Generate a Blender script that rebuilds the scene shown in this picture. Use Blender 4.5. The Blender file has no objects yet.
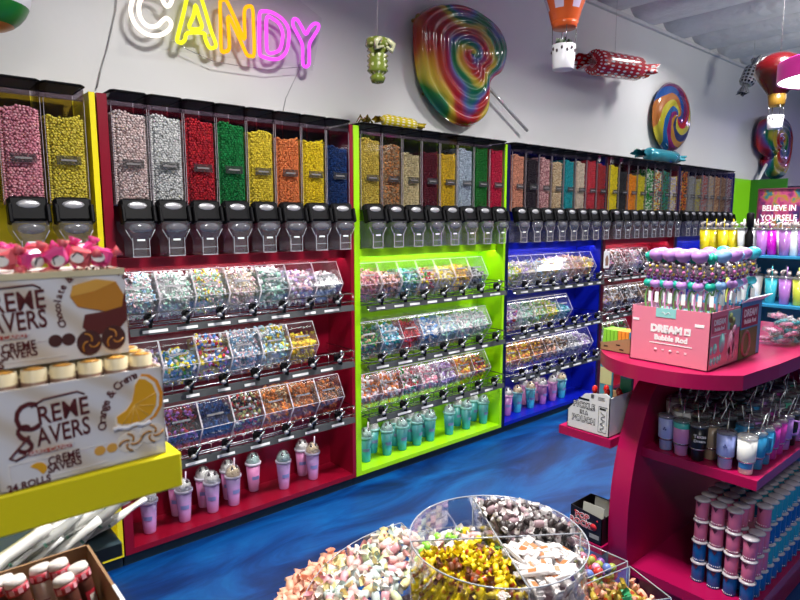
import bpy, bmesh, math, random
from mathutils import Vector, Matrix, Euler
C = bpy.context.scene.collection
R = math.radians
PI = math.pi
rnd = random.Random(7)

# ------------------------------------------------------------------ camera
PITCH = math.atan(80/600); YAW = R(40.7); CAM = Vector((0, 0, 1.55)); FPX = 600.
FW = Vector((math.sin(YAW)*math.cos(PITCH), math.cos(YAW)*math.cos(PITCH), -math.sin(PITCH)))
RT = Vector((math.cos(YAW), -math.sin(YAW), 0)); UP = RT.cross(FW)
cd = bpy.data.cameras.new('camera'); cam = bpy.data.objects.new('camera', cd); C.objects.link(cam)
cam.location = CAM
cam.rotation_euler = Matrix((RT, UP, -FW)).transposed().to_euler()
cd.sensor_width = 36; cd.lens = 27; cd.clip_start = .05; cd.clip_end = 60
cd.dof.use_dof = True; cd.dof.focus_distance = 2.7; cd.dof.aperture_fstop = 8.0
bpy.context.scene.camera = cam
def W(px, py, ax, v):                      # point of the plane (axis ax = v) seen at a pixel
    d = FW*FPX + RT*(px-400) + UP*(300-py)
    return CAM + d*((v-CAM[ax])/d[ax])

# ------------------------------------------------------------------ materials
M = {}
LEDP=32.; LEDQ=16.
def nt(name):
    m = bpy.data.materials.new(name); m.use_nodes = True; n = m.node_tree; n.nodes.clear()
    out = n.nodes.new('ShaderNodeOutputMaterial'); M[name] = m
    return m, n, out
def setp(b, **k):
    names = dict(col='Base Color', rough='Roughness', metal='Metallic', spec='Specular IOR Level', em='Emission Color', es='Emission Strength', coat='Coat Weight', sub='Subsurface Weight', alpha='Alpha')
    for a, v in k.items():
        b.inputs[names[a]].default_value = (tuple(v)+(1,))[:4] if hasattr(v, '__len__') else v
def pm(name, col, rough=.4, **k):
    m, n, out = nt(name)
    b = n.nodes.new('ShaderNodeBsdfPrincipled'); setp(b, col=col, rough=rough, **k)
    n.links.new(b.outputs[0], out.inputs[0]); return m
def em(name, col, s):
    m, n, out = nt(name)
    e = n.nodes.new('ShaderNodeEmission'); e.inputs[0].default_value = col+(1,); e.inputs[1].default_value = s
    n.links.new(e.outputs[0], out.inputs[0]); return m
def clear(name, tint=(.97, .97, .98), refl=.06, rough=.04, haze=0., hazecol=(.9, .9, .95), fr=.42):
    m, n, out = nt(name)
    t = n.nodes.new('ShaderNodeBsdfTransparent'); t.inputs[0].default_value = tint+(1,)
    g = n.nodes.new('ShaderNodeBsdfGlossy'); g.inputs['Roughness'].default_value = rough; g.inputs[0].default_value = (1, 1, 1, 1)
    f = n.nodes.new('ShaderNodeFresnel'); f.inputs[0].default_value = 1.45
    a = n.nodes.new('ShaderNodeMath'); a.operation = 'MULTIPLY_ADD'; a.inputs[1].default_value = fr; a.inputs[2].default_value = refl*.12
    n.links.new(f.outputs[0], a.inputs[0])
    x = n.nodes.new('ShaderNodeMixShader'); n.links.new(a.outputs[0], x.inputs[0]); n.links.new(t.outputs[0], x.inputs[1]); n.links.new(g.outputs[0], x.inputs[2])
    last = x
    if haze:
        d = n.nodes.new('ShaderNodeBsdfDiffuse'); d.inputs[0].default_value = hazecol+(1,)
        y = n.nodes.new('ShaderNodeMixShader'); y.inputs[0].default_value = haze
        n.links.new(x.outputs[0], y.inputs[1]); n.links.new(d.outputs[0], y.inputs[2]); last = y
    n.links.new(last.outputs[0], out.inputs[0]); return m
def ramp(n, cols, const=True):
    r = n.nodes.new('ShaderNodeValToRGB'); r.color_ramp.interpolation = 'CONSTANT' if const else 'LINEAR'
    e = r.color_ramp.elements
    while len(e) < len(cols): e.new(.5)
    for i, c in enumerate(cols):
        e[i].position = i/len(cols) if const else i/max(1, len(cols)-1); e[i].color = tuple(c)+(1,)
    return r
_mix = {}
def mixm(cols, rough=.35, var=.12, coat=0.):   # colour picked per loose piece of the mesh
    key = (tuple(map(tuple, cols)), rough, coat)
    if key in _mix: return _mix[key]
    m, n, out = nt('candy_mix')
    g = n.nodes.new('ShaderNodeNewGeometry'); r = ramp(n, cols)
    n.links.new(g.outputs['Random Per Island'], r.inputs[0])
    h = n.nodes.new('ShaderNodeHueSaturation')
    w = n.nodes.new('ShaderNodeTexWhiteNoise'); w.noise_dimensions = '1D'; n.links.new(g.outputs['Random Per Island'], w.inputs['W'])
    mr = n.nodes.new('ShaderNodeMapRange'); mr.inputs[3].default_value = 1-var*2; mr.inputs[4].default_value = 1+var
    n.links.new(w.outputs['Value'], mr.inputs[0]); n.links.new(mr.outputs[0], h.inputs['Value']); n.links.new(r.outputs[0], h.inputs['Color'])
    b = n.nodes.new('ShaderNodeBsdfPrincipled'); setp(b, rough=max(rough,.42), spec=.2, coat=coat*.2)
    n.links.new(h.outputs[0], b.inputs['Base Color']); n.links.new(b.outputs[0], out.inputs[0])
    _mix[key] = m; return m

# palette
WHITE=(.85,.85,.84); CREAM=(.82,.72,.52); PINK=(.85,.30,.40); PALEP=(.88,.58,.62); RED=(.55,.02,.03); DRED=(.22,.01,.02)
GREEN=(.02,.28,.05); LIME=(.35,.65,.05); YEL=(.85,.68,.03); GOLD=(.75,.42,.01); ORG=(.80,.24,.04); NAVY=(.01,.03,.14); BLU=(.05,.25,.65)
TEAL=(.02,.38,.42); BLK=(.02,.015,.02); BRN=(.18,.07,.025); TAN=(.55,.38,.2); LAV=(.55,.40,.75); PURP=(.25,.08,.35); SILV=(.50,.58,.66); MINT=(.45,.78,.62); SKY=(.35,.6,.8); PEACH=(.75,.38,.25); GREY=(.35,.35,.36)

# ------------------------------------------------------------------ mesh builder
class MB:
    def __init__(s): s.v=[]; s.f=[]; s.m=[]; s.sm=[]; s.mi=0
    def add(s, vs, fs, sm=False):
        o=len(s.v); s.v+= [tuple(v) for v in vs]; s.f+= [tuple(i+o for i in f) for f in fs]; s.m+=[s.mi]*len(fs); s.sm+=[sm]*len(fs); return s
    def mat(s, i): s.mi=i; return s
    def box(s, x0,x1,y0,y1,z0,z1, mx=None, bev=0):
        if bev:
            b=bev; P=[]
            prof=[(x0+b,y0),(x1-b,y0),(x1,y0+b),(x1,y1-b),(x1-b,y1),(x0+b,y1),(x0,y1-b),(x0,y0+b)]
            cx,cy=(x0+x1)/2,(y0+y1)/2; sx=(x1-x0-2*b)/(x1-x0); sy=(y1-y0-2*b)/(y1-y0)
            rings=[]
            for z,k in ((z0,0),(z0+b,1),(z1-b,1),(z1,0)):
                rings.append([((cx+(x-cx)*(1 if k else sx)),(cy+(y-cy)*(1 if k else sy)),z) for x,y in prof])
            vs=sum(rings,[]); fs=[tuple(reversed(range(8)))]+[tuple(24+i for i in range(8))]
            for r in range(3):
                for i in range(8): j=(i+1)%8; fs.append((r*8+i,r*8+j,r*8+8+j,r*8+8+i))
        else:
            vs=[(x,y,z) for z in (z0,z1) for x,y in ((x0,y0),(x1,y0),(x1,y1),(x0,y1))]
            fs=[(3,2,1,0),(4,5,6,7),(0,1,5,4),(1,2,6,5),(2,3,7,6),(3,0,4,7)]
        if mx: vs=[mx@Vector(v) for v in vs]
        return s.add(vs,fs)
    def lathe(s, prof, n=16, c=(0,0,0), sm=True, mx=None, sx=1, sy=1, a0=0, a1=2*PI, cap=True):
        full = abs(a1-a0-2*PI)<1e-6; k=n if full else n+1
        vs=[]; 
        for r,z in prof:
            for i in range(k):
                a=a0+(a1-a0)*i/n; vs.append((c[0]+r*sx*math.cos(a), c[1]+r*sy*math.sin(a), c[2]+z))
        fs=[]
        for j in range(len(prof)-1):
            for i in range(n):
                i2=(i+1)%k; fs.append((j*k+i,j*k+i2,(j+1)*k+i2,(j+1)*k+i))
        if full and cap:
            if prof[0][0]>1e-6: fs.append(tuple(reversed(range(k))))
            if prof[-1][0]>1e-6: fs.append(tuple((len(prof)-1)*k+i for i in range(k)))
        if mx: vs=[mx@Vector(v) for v in vs]
        return s.add(vs,fs,sm)
    def tube(s, pts, r, n=6, closed=False, sm=True):
        pts=[Vector(p) for p in pts]; N=len(pts); rs = r if hasattr(r,'__len__') else [r]*N
        vs=[]; t0=None; u=None
        for i,p in enumerate(pts):
            a=pts[i-1] if (i or closed) else p; b=pts[(i+1)%N] if (i<N-1 or closed) else p
            t=(b-a).normalized()
            if u is None:
                u=t.orthogonal().normalized()
            u=(u-t*u.dot(t)); u = u.normalized() if u.length>1e-6 else t.orthogonal().normalized()
            w=t.cross(u)
            for k in range(n):
                an=2*PI*k/n; vs.append(p+(u*math.cos(an)+w*math.sin(an))*rs[i])
        fs=[]
        for i in range(N if closed else N-1):
            j=(i+1)%N
            for k in range(n): l=(k+1)%n; fs.append((i*n+k,i*n+l,j*n+l,j*n+k))
        if not closed: fs+= [tuple(reversed(range(n))), tuple((N-1)*n+k for k in range(n))]
        return s.add(vs,fs,sm)
    def prism(s, prof, a, b, axis=0, mx=None, sm=False):   # polygon in the two other axes, extruded
        n=len(prof); vs=[]
        for v in (a,b):
            for p,q in prof:
                vs.append([(v,p,q),(p,v,q),(p,q,v)][axis])
        fs=[tuple(reversed(range(n))),tuple(range(n,2*n))]+[(i,(i+1)%n,n+(i+1)%n,n+i) for i in range(n)]
        if mx: vs=[mx@Vector(v) for v in vs]
        return s.add(vs,fs,sm)
    def quad(s, a,b,c,d): return s.add([a,b,c,d],[(0,1,2,3)])
    def geo(s, g, mx, sm=True):
        return s.add([mx@Vector(v) for v in g[0]], g[1], sm)
    def mesh(s, name):
        me=bpy.data.meshes.new(name); me.from_pydata(s.v,[],s.f); me.update()
        me.polygons.foreach_set('material_index', s.m); me.polygons.foreach_set('use_smooth', s.sm)
        bm=bmesh.new(); bm.from_mesh(me); bmesh.ops.recalc_face_normals(bm, faces=bm.faces); bm.to_mesh(me); bm.free()
        return me
    def build(s, name, mats, parent=None, loc=(0,0,0), rot=(0,0,0)):
        me=s.mesh(name)
        for m in (mats if isinstance(mats,(list,tuple)) else [mats]): me.materials.append(m)
        o=bpy.data.objects.new(name, me); C.objects.link(o); o.parent=parent; o.location=loc; o.rotation_euler=rot
        return o
def ico(sub=1):
    bm=bmesh.new(); bmesh.ops.create_icosphere(bm, subdivisions=sub, radius=1)
    g=([v.co.copy() for v in bm.verts],[tuple(v.index for v in f.verts) for f in bm.faces]); bm.free(); return g
ICO1=ico(1); ICO2=ico(2)
def TR(p, s=(1,1,1), r=(0,0,0)):
    s = s if hasattr(s,'__len__') else (s,s,s)
    return Matrix.LocRotScale(Vector(p), Euler(r), Vector(s))

def tag(o, label, cat, group=None, kind=None):
    o['label']=label; o['category']=cat
    if group: o['group']=group
    if kind: o['kind']=kind
    return o
def thing(name, label, cat, loc=(0,0,0), rz=0, group=None):
    o=bpy.data.objects.new(name,None); C.objects.link(o); o.location=loc; o.rotation_euler=(0,0,rz); o.empty_display_size=.05
    return tag(o,label,cat,group)
def struct(name, mb, m):
    o=mb.build(name,m); o['kind']='structure'; return o
KIDS={}
def dup(root, loc=None, rz=None, label=None, group=None, mats=None):
    r=root.copy(); C.objects.link(r)
    if loc is not None: r.location=loc
    if rz is not None: r.rotation_euler=(0,0,rz) if not hasattr(rz,'__len__') else rz
    if label: r['label']=label
    if group: r['group']=group
    def rec(src,dst,lv):
        for ch in KIDS.get(src.name) or src.children:
            c=ch.copy(); C.objects.link(c); c.parent=dst
            if mats and ch.name.split('.')[0] in mats: setmat(c, mats[ch.name.split('.')[0]])
            rec(ch,c,lv+1)
    if root.name not in KIDS:
        def reg(o):
            KIDS[o.name]=list(o.children)
            for k in KIDS[o.name]: reg(k)
        reg(root)
    rec(root,r,0); return r
def setmat(o, m, i=0):
    o.material_slots[i].link='OBJECT'; o.material_slots[i].material=m
def text(s, size, mat, parent, mx, ext=.0008, off=0., align='CENTER', name='lettering', sx=1., shear=0, space=1.):
    cu=bpy.data.curves.new(name,'FONT'); cu.body=s; cu.size=size; cu.extrude=ext; cu.offset=off; cu.align_x=align; cu.align_y='CENTER'; cu.shear=shear; cu.space_character=space; cu.resolution_u=3
    o=bpy.data.objects.new(name,cu); C.objects.link(o)
    me=bpy.data.meshes.new_from_object(o.evaluated_get(bpy.context.evaluated_depsgraph_get()))
    bpy.data.objects.remove(o); me.transform(Matrix.Diagonal((sx,1,1,1)))
    o=bpy.data.objects.new(name,me); C.objects.link(o); me.materials.clear(); me.materials.append(mat)
    o.parent=parent; o.matrix_local=mx; return o
def FACE(p, nrm='-y', roll=0):      # matrix whose XY plane faces the given way
    if nrm=='-y': r=Matrix(((1,0,0),(0,0,-1),(0,1,0)))
    elif nrm=='-x': r=Matrix(((0,0,-1),(-1,0,0),(0,1,0)))
    return Matrix.Translation(Vector(p)) @ r.to_4x4() @ Matrix.Rotation(roll,4,'Z')
ORD=['first','second','third','fourth','fifth','sixth','seventh','eighth','ninth','tenth','eleventh','twelfth','thirteenth','fourteenth']

# ------------------------------------------------------------------ room shell
def wall_mat(name, col, rough=.42, bump=.15, scale=3):
    m,n,out=nt(name); b=n.nodes.new('ShaderNodeBsdfPrincipled'); setp(b,col=col,rough=rough)
    tc=n.nodes.new('ShaderNodeTexCoord'); no=n.nodes.new('ShaderNodeTexNoise'); no.inputs['Scale'].default_value=scale; no.inputs['Detail'].default_value=5
    n.links.new(tc.outputs['Object'],no.inputs[0])
    bp=n.nodes.new('ShaderNodeBump'); bp.inputs['Strength'].default_value=bump; bp.inputs['Distance'].default_value=.02
    n.links.new(no.outputs[0],bp.inputs['Height']); n.links.new(bp.outputs[0],b.inputs['Normal'])
    r=ramp(n,[tuple(c*.93 for c in col),col],False); n.links.new(no.outputs[0],r.inputs[0]); n.links.new(r.outputs[0],b.inputs['Base Color'])
    n.links.new(b.outputs[0],out.inputs[0]); return m
wallm=wall_mat('white_wall_paint',(.70,.70,.695),.4,.25,2.2)
ceilm=wall_mat('ceiling_foam',(.62,.62,.63),.8,1.0,9)
def floor_mat():
    m,n,out=nt('blue_epoxy'); b=n.nodes.new('ShaderNodeBsdfPrincipled'); setp(b,rough=.38,spec=.3)
    tc=n.nodes.new('ShaderNodeTexCoord'); mp=n.nodes.new('ShaderNodeMapping'); mp.inputs['Scale'].default_value=(.8,2.4,1); n.links.new(tc.outputs['Object'],mp.inputs[0])
    a=n.nodes.new('ShaderNodeTexNoise'); a.inputs['Scale'].default_value=1.5; a.inputs['Detail'].default_value=7; a.inputs['Roughness'].default_value=.62; a.inputs['Distortion'].default_value=1.3
    n.links.new(mp.outputs[0],a.inputs[0])
    r=ramp(n,[(.0004,.008,.05),(.0005,.024,.125),(.001,.052,.215),(.002,.085,.285),(.006,.15,.37)],False)
    for e,p in zip(r.color_ramp.elements,(.28,.42,.52,.62,.78)): e.position=p
    n.links.new(a.outputs[0],r.inputs[0]); n.links.new(r.outputs[0],b.inputs['Base Color']); n.links.new(b.outputs[0],out.inputs[0]); return m
floorm=floor_mat()
YW=2.97; ZC=3.36; XR=13.; XL=-3.; YB=-4.
struct('floor', MB().box(XL,XR,YB,YW,-.1,0), floorm)
struct('wall_left', MB().box(XL-.1,XL,YB,YW,0,3.9), wallm)
struct('wall_right', MB().box(XR,XR+.1,YB,YW,0,3.9), wallm)
struct('wall_back', MB().box(XL-.1,XR+.1,YW,YW+.1,0,3.9), wallm)
struct('wall_front', MB().box(XL-.1,XR+.1,YB-.1,YB,0,3.9), wallm)
mb=MB(); nx=420; xs=[XL+(XR-XL)*i/nx for i in range(nx+1)]
def cprof(x):
    t=((x-5.24)/.62)%1.0; s=abs(t-.5)*2        # rounded foam-covered ribs
    return ZC+.24*max(0,(1-math.sqrt(max(0,1-s**3.4))))
rows=[YB+(YW-YB)*j/24 for j in range(25)]
vs=[];fs=[]
for j,y in enumerate(rows):
    for i,x in enumerate(xs): vs.append((x,y,cprof(x)+rnd.uniform(-.006,.006)))
for j in range(24):
    for i in range(nx): a=j*(nx+1)+i; fs.append((a,a+1,a+nx+2,a+nx+1))
mb.add(vs,fs,True); struct('ceiling',mb,ceilm)
struct('trim_1', MB().box(XL,XR,YW-.035,YW-.002,ZC-.03,ZC+.0), ceilm)

# ------------------------------------------------------------------ cabinets on the wall
YF=2.70; YBK=2.95
acry=clear('clear_acrylic',(.975,.975,.98),.05)
acryl=clear('clear_acrylic_panel',(.965,.965,.975),.02,.06,.015,fr=.07)
edge=pm('acrylic_edge',(.80,.74,.80),.2)
smoke=clear('smoky_acrylic',(.93,.93,.94),.05,.06)
chutem=clear('chute_plastic',(.86,.86,.88),.40,.08,.05,(.75,.72,.78))
smoked=clear('smoky_lid_band',(.60,.56,.62),.5,.06)
blackp=pm('black_plastic',(.004,.004,.005),.5,spec=.12)
silver=pm('silver_metal',(.75,.76,.78),.22,metal=1)
chrome=pm('chrome_wire',(.42,.42,.45),.25,metal=1)
darkw=pm('dark_wire',(.05,.055,.06),.35,metal=.6)
stripm=pm('grey_price_rail',(.055,.06,.065),.45)
tagm=pm('white_tag_paper',(.8,.8,.8),.6)
kickm=pm('dark_teal_plinth',(.015,.035,.045),.5)
led=em('led_strip_light',(1,.96,.98),LEDP)
def lam(name,col,rough=.3): return pm(name,col,rough)
CABCOL={'yellow':(.78,.66,.01),'crimson':(.20,.0015,.014),'lime':(.30,.66,.003),'blue':(.002,.008,.34),'red':(.26,.002,.018),'navy':(.002,.008,.30)}
UN=[ # key, x0, x1, colour words
 ('yellow',-.52,.700,'yellow cabinet'),('crimson',.707,1.985,'crimson cabinet'),('lime',1.988,3.290,'lime green cabinet'),
 ('blue',3.293,4.55,'blue cabinet'),('red',4.555,5.85,'far red cabinet'),('navy',5.855,7.20,'farthest blue cabinet')]
FIRST={}
def cabinet(key,x0,x1,words,near):
    m=lam(key+'_laminate',CABCOL[key]); 
    t=thing('display_cabinet', near,'cabinet',(x0,YF,0)); w=x1-x0; D=YBK-YF
    lw=.038 if key!='blue' else .032
    ed=lam(key+'_edge',tuple(c_*f for c_,f in zip(CABCOL[key],{'blue':(.3,.3,.12),'navy':(.3,.3,.12),'red':(.25,.3,.3)}.get(key,(1,1,1)))))  # front edge strips, darker tone on the blue, navy and red cabinets
    sp=MB().box(0,lw,.003,D,.06,2.06).build('side_panel',m,t); MB().box(0,lw,0,.003,.06,2.06).build('edge_band',ed,sp)
    sp=MB().box(w-.022,w,.003,D,.06,2.06).build('side_panel',m,t); MB().box(w-.022,w,0,.003,.06,2.06).build('edge_band',ed,sp)
    MB().box(lw,w-.022,D-.015,D,.085,2.058).build('back_panel',m,t)
    MB().box(lw,w-.022,0,D-.015,.06,.085).build('base_shelf',m,t)
    MB().box(0,w,.03,D,0,.06).build('plinth',kickm,t)
    MB().box(lw,w-.022,.06,D-.015,1.372,1.385).build('middle_shelf',m,t)
    MB().box(lw,w-.022,.06,.068,1.340,1.372).build('valance',m,t)
    MB().box(lw+.02,w-.04,.09,.105,1.366,1.3705).build('light_strip',led,t)
    return t
cabs={}
for key,x0,x1,words in UN:
    near={'yellow':'yellow candy cabinet at the far left behind the boxed roll candy','crimson':'crimson candy cabinet below the neon sign, pastel cups on its base','lime':'lime green candy cabinet with rows of teal cups on its base',
     'blue':'deep blue candy cabinet right of the lime green one','red':'far red candy cabinet right of the deep blue one, behind the bubble wand box','navy':'farthest blue cabinet under the last speckled dispensers, beyond the far red one'}[key]
    cabs[key]=cabinet(key,x0,x1,words,near)
# deep green cabinet at the end of the row
t=thing('display_cabinet','plain bright green cabinet at the right end of the dispenser row','cabinet',(7.5,2.25,0))
g1=lam('bright_green_laminate',(.22,.62,.01)); 
MB().box(0,.72,.64,.67,0,2.04).build('back_panel',g1,t); MB().box(.70,.72,.24,.64,0,2.04).build('side_panel',pm('shaded_green_laminate',(.03,.17,.01),.4),t); MB().box(0,.70,.24,.64,.0,.08).build('base_shelf',g1,t)  # side panel's darker green is shade put into the laminate colour

t=thing('display_cabinet','dark navy cabinet beyond the bright green one, behind the framed sign','cabinet',(9.3,2.25,0)); nv=lam('dark_navy_laminate',(.006,.012,.06))
MB().box(0,.9,.66,.69,0,2.0).build('back_panel',nv,t); MB().box(0,.03,0,.66,0,2.0).build('side_panel',nv,t); MB().box(.87,.9,0,.66,0,2.0).build('side_panel',nv,t); MB().box(.03,.87,.0,.66,.0,.08).build('base_shelf',nv,t); MB().box(.03,.87,.0,.66,1.97,2.0).build('top_panel',nv,t)
# ------------------------------------------------------------------ dispensers
def beads_mesh(h, seed):                     # a column of beads, outermost layers only, over a core
    r=random.Random(seed); mb=MB(); w=.133; d=.17; s=.0112
    mb.box(.014,w-.014,.020,d-.004,0,h-.016)
    nz=int((h-.004)/(s*.88)); 
    for k in range(nz):
        z=s*.5+k*s*.88
        n=int(w/s)
        for i in range(n):
            x=(i+.5+(.5 if k%2 else 0)*1)*w/(n+.5)
            mb.geo(ICO1,TR((min(x,w-.004)+r.uniform(-.003,.003), .007+r.uniform(-.0035,.003)+ (0.012 if x<.012 or x>w-.012 else 0), z+r.uniform(-.003,.003)),s*.53))
        nd=5
        for i in range(nd):
            for x in (.005,w-.005): mb.geo(ICO1,TR((x,.018+i*s*1.05,z),s*.56))
    for i in range(int(w/s)):
        for j in range(int(d/s*.8)):
            mb.geo(ICO1,TR(((i+.5)*s+r.uniform(-.003,.003),(j+.5)*s*1.2,h-.010+r.uniform(0,.007)+.01*math.sin(i*.5+seed)),s*.56,(r.random()*3,0,0)))
    return mb.mesh('candy')
BEADS={}
def beads(h):
    h=round(h/.02)*.02
    if h not in BEADS:
        me=beads_mesh(h,int(h*100)); me.materials.append(M['candy0']); BEADS[h]=me
    return BEADS[h]
M['candy0']=mixm([WHITE],.3)
def oct_prof(w,d,c): return [(c,0),(w-c,0),(w,c),(w,d),(0,d),(0,c)]
def make_dispenser():
    t=thing('candy_dispenser','x','candy dispenser'); w=.146; d=.20
    # hopper shell: clear front and sides
    mb=MB(); p=oct_prof(w,d,.018); q=[(x+(.003 if x<w/2 else -.003),y+(.003 if y<.1 else -.003)) for x,y in p]
    n=len(p); z0,z1=1.605,2.015
    vs=[(x,y,z) for z in (z0,z1) for x,y in p]
    mb.add(vs,[(i,(i+1)%n,n+(i+1)%n,n+i) for i in (0,1,2,4,5)])
    mb.build('hopper',smoke,t)
    mb=MB()
    for x in (.001,w-.003): mb.box(x,x+.002,.014,.018,z0,z1)
    mb.build('corner_seam',edge2,t)
    mb=MB(); vs=[(x,y,z) for z in (2.015,2.068) for x,y in p]; mb.add(vs,[(i,(i+1)%n,n+(i+1)%n,n+i) for i in (0,1,2,4,5)]); mb.box(.01,w-.01,-.002,.0,2.013,2.017); mb.build('collar',smoked,t)
    mb=MB(); pr=[(.012,-.006),(w-.012,-.006),(w+.001,.012),(w+.001,d),(-.001,d),(-.001,.012)]
    mb.tube([(x_,y_,2.072) for x_,y_ in pr],.0045,6,True,False); mb.build('lid',blackp,t); mb=MB(); mb.prism([( .5*w+(x-.5*w)*.98,.5*d+(y-.5*d)*.98) for x,y in pr],2.072,2.078,2); mb.build('lid_panel',lidpan,t)
    mb=MB(); mb.box(.002,w-.002,d-.004,d-.001,1.62,2.068); mb.build('back_plate',backpl,t)
    # label pouch
    mb=MB(); mb.box(.03,w-.03,-.003,-.001,1.765,1.80); mb.mat(1); mb.box(.045,w-.045,-.004,-.003,1.779,1.786); mb.build('label',[labelm,tagdark],t)
    # black gate with oval window, tilted outwards
    mx=Matrix.Translation((w/2,-.014,1.588)) @ Matrix.Rotation(R(-14),4,'X')
    mb=MB(); mb.box(-.067,.067,-.014,.03,-.046,.052,mx,.010); 
    mb.box(-.07,-.055,-.03,.02,-.055,.02,mx,.004); mb.box(.055,.07,-.03,.02,-.055,.02,mx,.004)
    g=mb.build('gate',blackp,t)
    mb=MB(); mb.geo(ICO2,mx@TR((0,-.012,.020),(.043,.006,.018))); mb.build('window',ovalm,g)
    # clear chute
    mb=MB(); F=[(.062,1.545),(.060,1.51),(.036,1.465),(.034,1.392)]
    prev=None; vs=[];fs=[]
    for hx,z in F:
        yf=-.055 if z>1.5 else -.045; yb=.07
        vs+=[(w/2-hx,yf+.012,z),(w/2-hx+.012,yf,z),(w/2+hx-.012,yf,z),(w/2+hx,yf+.012,z),(w/2+hx,yb,z),(w/2-hx,yb,z)]
    for k in range(3):
        for i in range(6): j=(i+1)%6; fs.append((k*6+i,k*6+j,k*6+6+j,k*6+6+i))
    fs.append(tuple(18+i for i in range(6)))
    mb.add(vs,fs); c=mb.build('chute',chutem,t)
    mb=MB(); mb.geo(ICO2,TR((w/2,-.048,1.517),(.048,.014,.022))); mb.build('flap',flapm,c)
    mb=MB(); mb.box(w/2-.016,w/2+.016,-.0475,-.046,1.462,1.470); mb.build('sticker',tagm,c)
    mb=MB(); zz=1.394
    for x in (w/2-.035,w/2+.033): mb.box(x,x+.002,-.047,-.043,zz,1.475)
    mb.box(w/2-.034,w/2+.034,-.047,-.044,zz,zz+.003); mb.box(w/2-.034,w/2+.034,-.047,-.045,1.428,1.430)
    for sg in (-1,1): mb.tube([(w/2+sg*.060,-.044,1.51),(w/2+sg*.036,-.044,1.465)],.0014,4)
    mb.build('rim',pm('chute_rim',(.50,.47,.52),.2),c)
    return t
lidpan=pm('smoky_lid_panel',(.05,.045,.05),.4); backpl=clear('smoky_back_plate',(.50,.44,.48),.1,.1); labelm=clear('label_pouch',(.62,.62,.62),.2,.2,.05,(.3,.3,.3)); tagdark=pm('label_print',(.16,.15,.15),.5); edge2=pm('clear_rim',(.30,.27,.30),.2)
ovalm=pm('shiny_oval',(.36,.36,.38),.3,metal=.45); flapm=clear('flap_plastic',(.62,.62,.66),.4,.12,.18,(.45,.45,.5))
DY=YF-.022
proto=make_dispenser(); first_used=False
DP={
 'yellow':[('pale pink',[(.80,.36,.42),(.75,.30,.38),(.85,.45,.5)],1.97),('lemon yellow',[(.75,.62,.06),(.8,.68,.1)],1.95)],
 'crimson':[('pinkish white',[(.78,.62,.60),(.70,.55,.52),(.8,.7,.68)],1.99),('white',[(.76,.76,.74),(.66,.67,.66)],1.995),('dark red',[RED,(.4,.015,.03)],1.99),('emerald green',[(.01,.25,.06),(.01,.18,.04)],2.0),
   ('yellow',[(.78,.62,.05),(.7,.55,.04)],1.98),('orange',[(.78,.25,.08),(.7,.2,.06)],1.955),('bright yellow',[(.85,.66,.02),(.8,.6,.02)],1.955),('navy blue',[(.01,.05,.2),(.01,.03,.12)],1.94)],
 'lime':[('golden yellow',[(.72,.56,.1),(.6,.45,.06)],1.99),('orange and brown',[(.7,.3,.1),(.5,.35,.2),(.25,.12,.05)],1.975),('cream',[(.72,.62,.36),(.65,.55,.3)],1.94),('maroon',[(.14,.01,.02),(.10,.01,.02)],1.95),
   ('amber yellow',[(.72,.48,.02),(.6,.4,.02)],1.96),('silvery blue',[SILV,(.4,.48,.55)],2.0),('deep green',[(.01,.16,.02)],2.01),('crimson',[(.5,.01,.05)],2.01)],
 'blue':[('peach',[(.62,.28,.18),(.55,.24,.15)],2.0),('black',[(.02,.012,.018)],1.98),('dusty pink',[(.62,.38,.36),(.35,.15,.16)],2.0),('tan',[(.62,.5,.33),(.5,.36,.2)],1.98),('teal',[(.01,.3,.33)],1.99),('beige',[(.66,.55,.42)],2.0),('bright red',[(.6,.03,.05),(.55,.05,.07)],2.01),('brick red',[(.4,.03,.03)],1.99)],
 'red':[('vivid yellow',[(.85,.7,.01)],2.0),('charcoal',[(.03,.03,.03)],1.95),('vivid orange',[(.9,.32,.01)],1.94),('mustard yellow',[(.7,.6,.02)],1.93),('green and white',[(.02,.35,.05),(.8,.8,.7),(.01,.25,.03)],2.0),('red and white',[(.8,.8,.75),(.6,.05,.05),(.8,.6,.1),(.02,.3,.3)],2.0),('teal and brown',[(.01,.3,.3),(.1,.05,.02),(.05,.3,.1)],1.99),('yellow and lilac',[(.8,.6,.05),(.4,.35,.6),(.7,.7,.7)],1.96)],
 'navy':[('orange and black',[(.85,.35,.02),(.02,.02,.02),(.5,.04,.02)],2.01),('grey',[GREY,(.3,.3,.25)],1.98),('olive yellow',[(.5,.42,.06),(.3,.3,.28)],1.96),('red and grey',[(.5,.08,.05),GREY],2.0),('beige and grey',[TAN,GREY],1.99),('rust brown',[(.35,.12,.05),TAN],1.99),('brown',[BRN,(.3,.2,.12)],1.99),('wine',[(.22,.04,.06),GREY],1.99)]}
for key,x0,x1,words in UN:
    lst=DP[key]; pitch=.1535; xs0=x0+.041
    if key=='yellow': xs0=.357; pitch=.1535
    if key in('crimson',): pitch=.1505; xs0=x0+.046
    for i,(nm,cols,zt) in enumerate(lst):
        x=xs0+i*pitch+.002
        if key=='yellow': lab='clear gravity dispenser of %s beads above the %s'%(nm,words)
        else: lab='clear gravity dispenser of %s beads, %s from left atop the %s'%(nm,ORD[i],words)
        if not first_used: d=proto; d.location=(x,DY,0); d['label']=lab; first_used=True; reg0=d
        else: d=dup(proto,(x,DY,0),0,lab)
        d['group']='gravity dispensers along the wall'
        o=bpy.data.objects.new('candy',beads(zt-1.615)); C.objects.link(o); o.location=(x+.0065,DY+.012,1.612)
        setmat(o,mixm(cols,.28,.12,.3)); tag(o,'%s bead candy filling a dispenser above the %s'%(nm,words),'candy','bead candy fills',kind='stuff')

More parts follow.
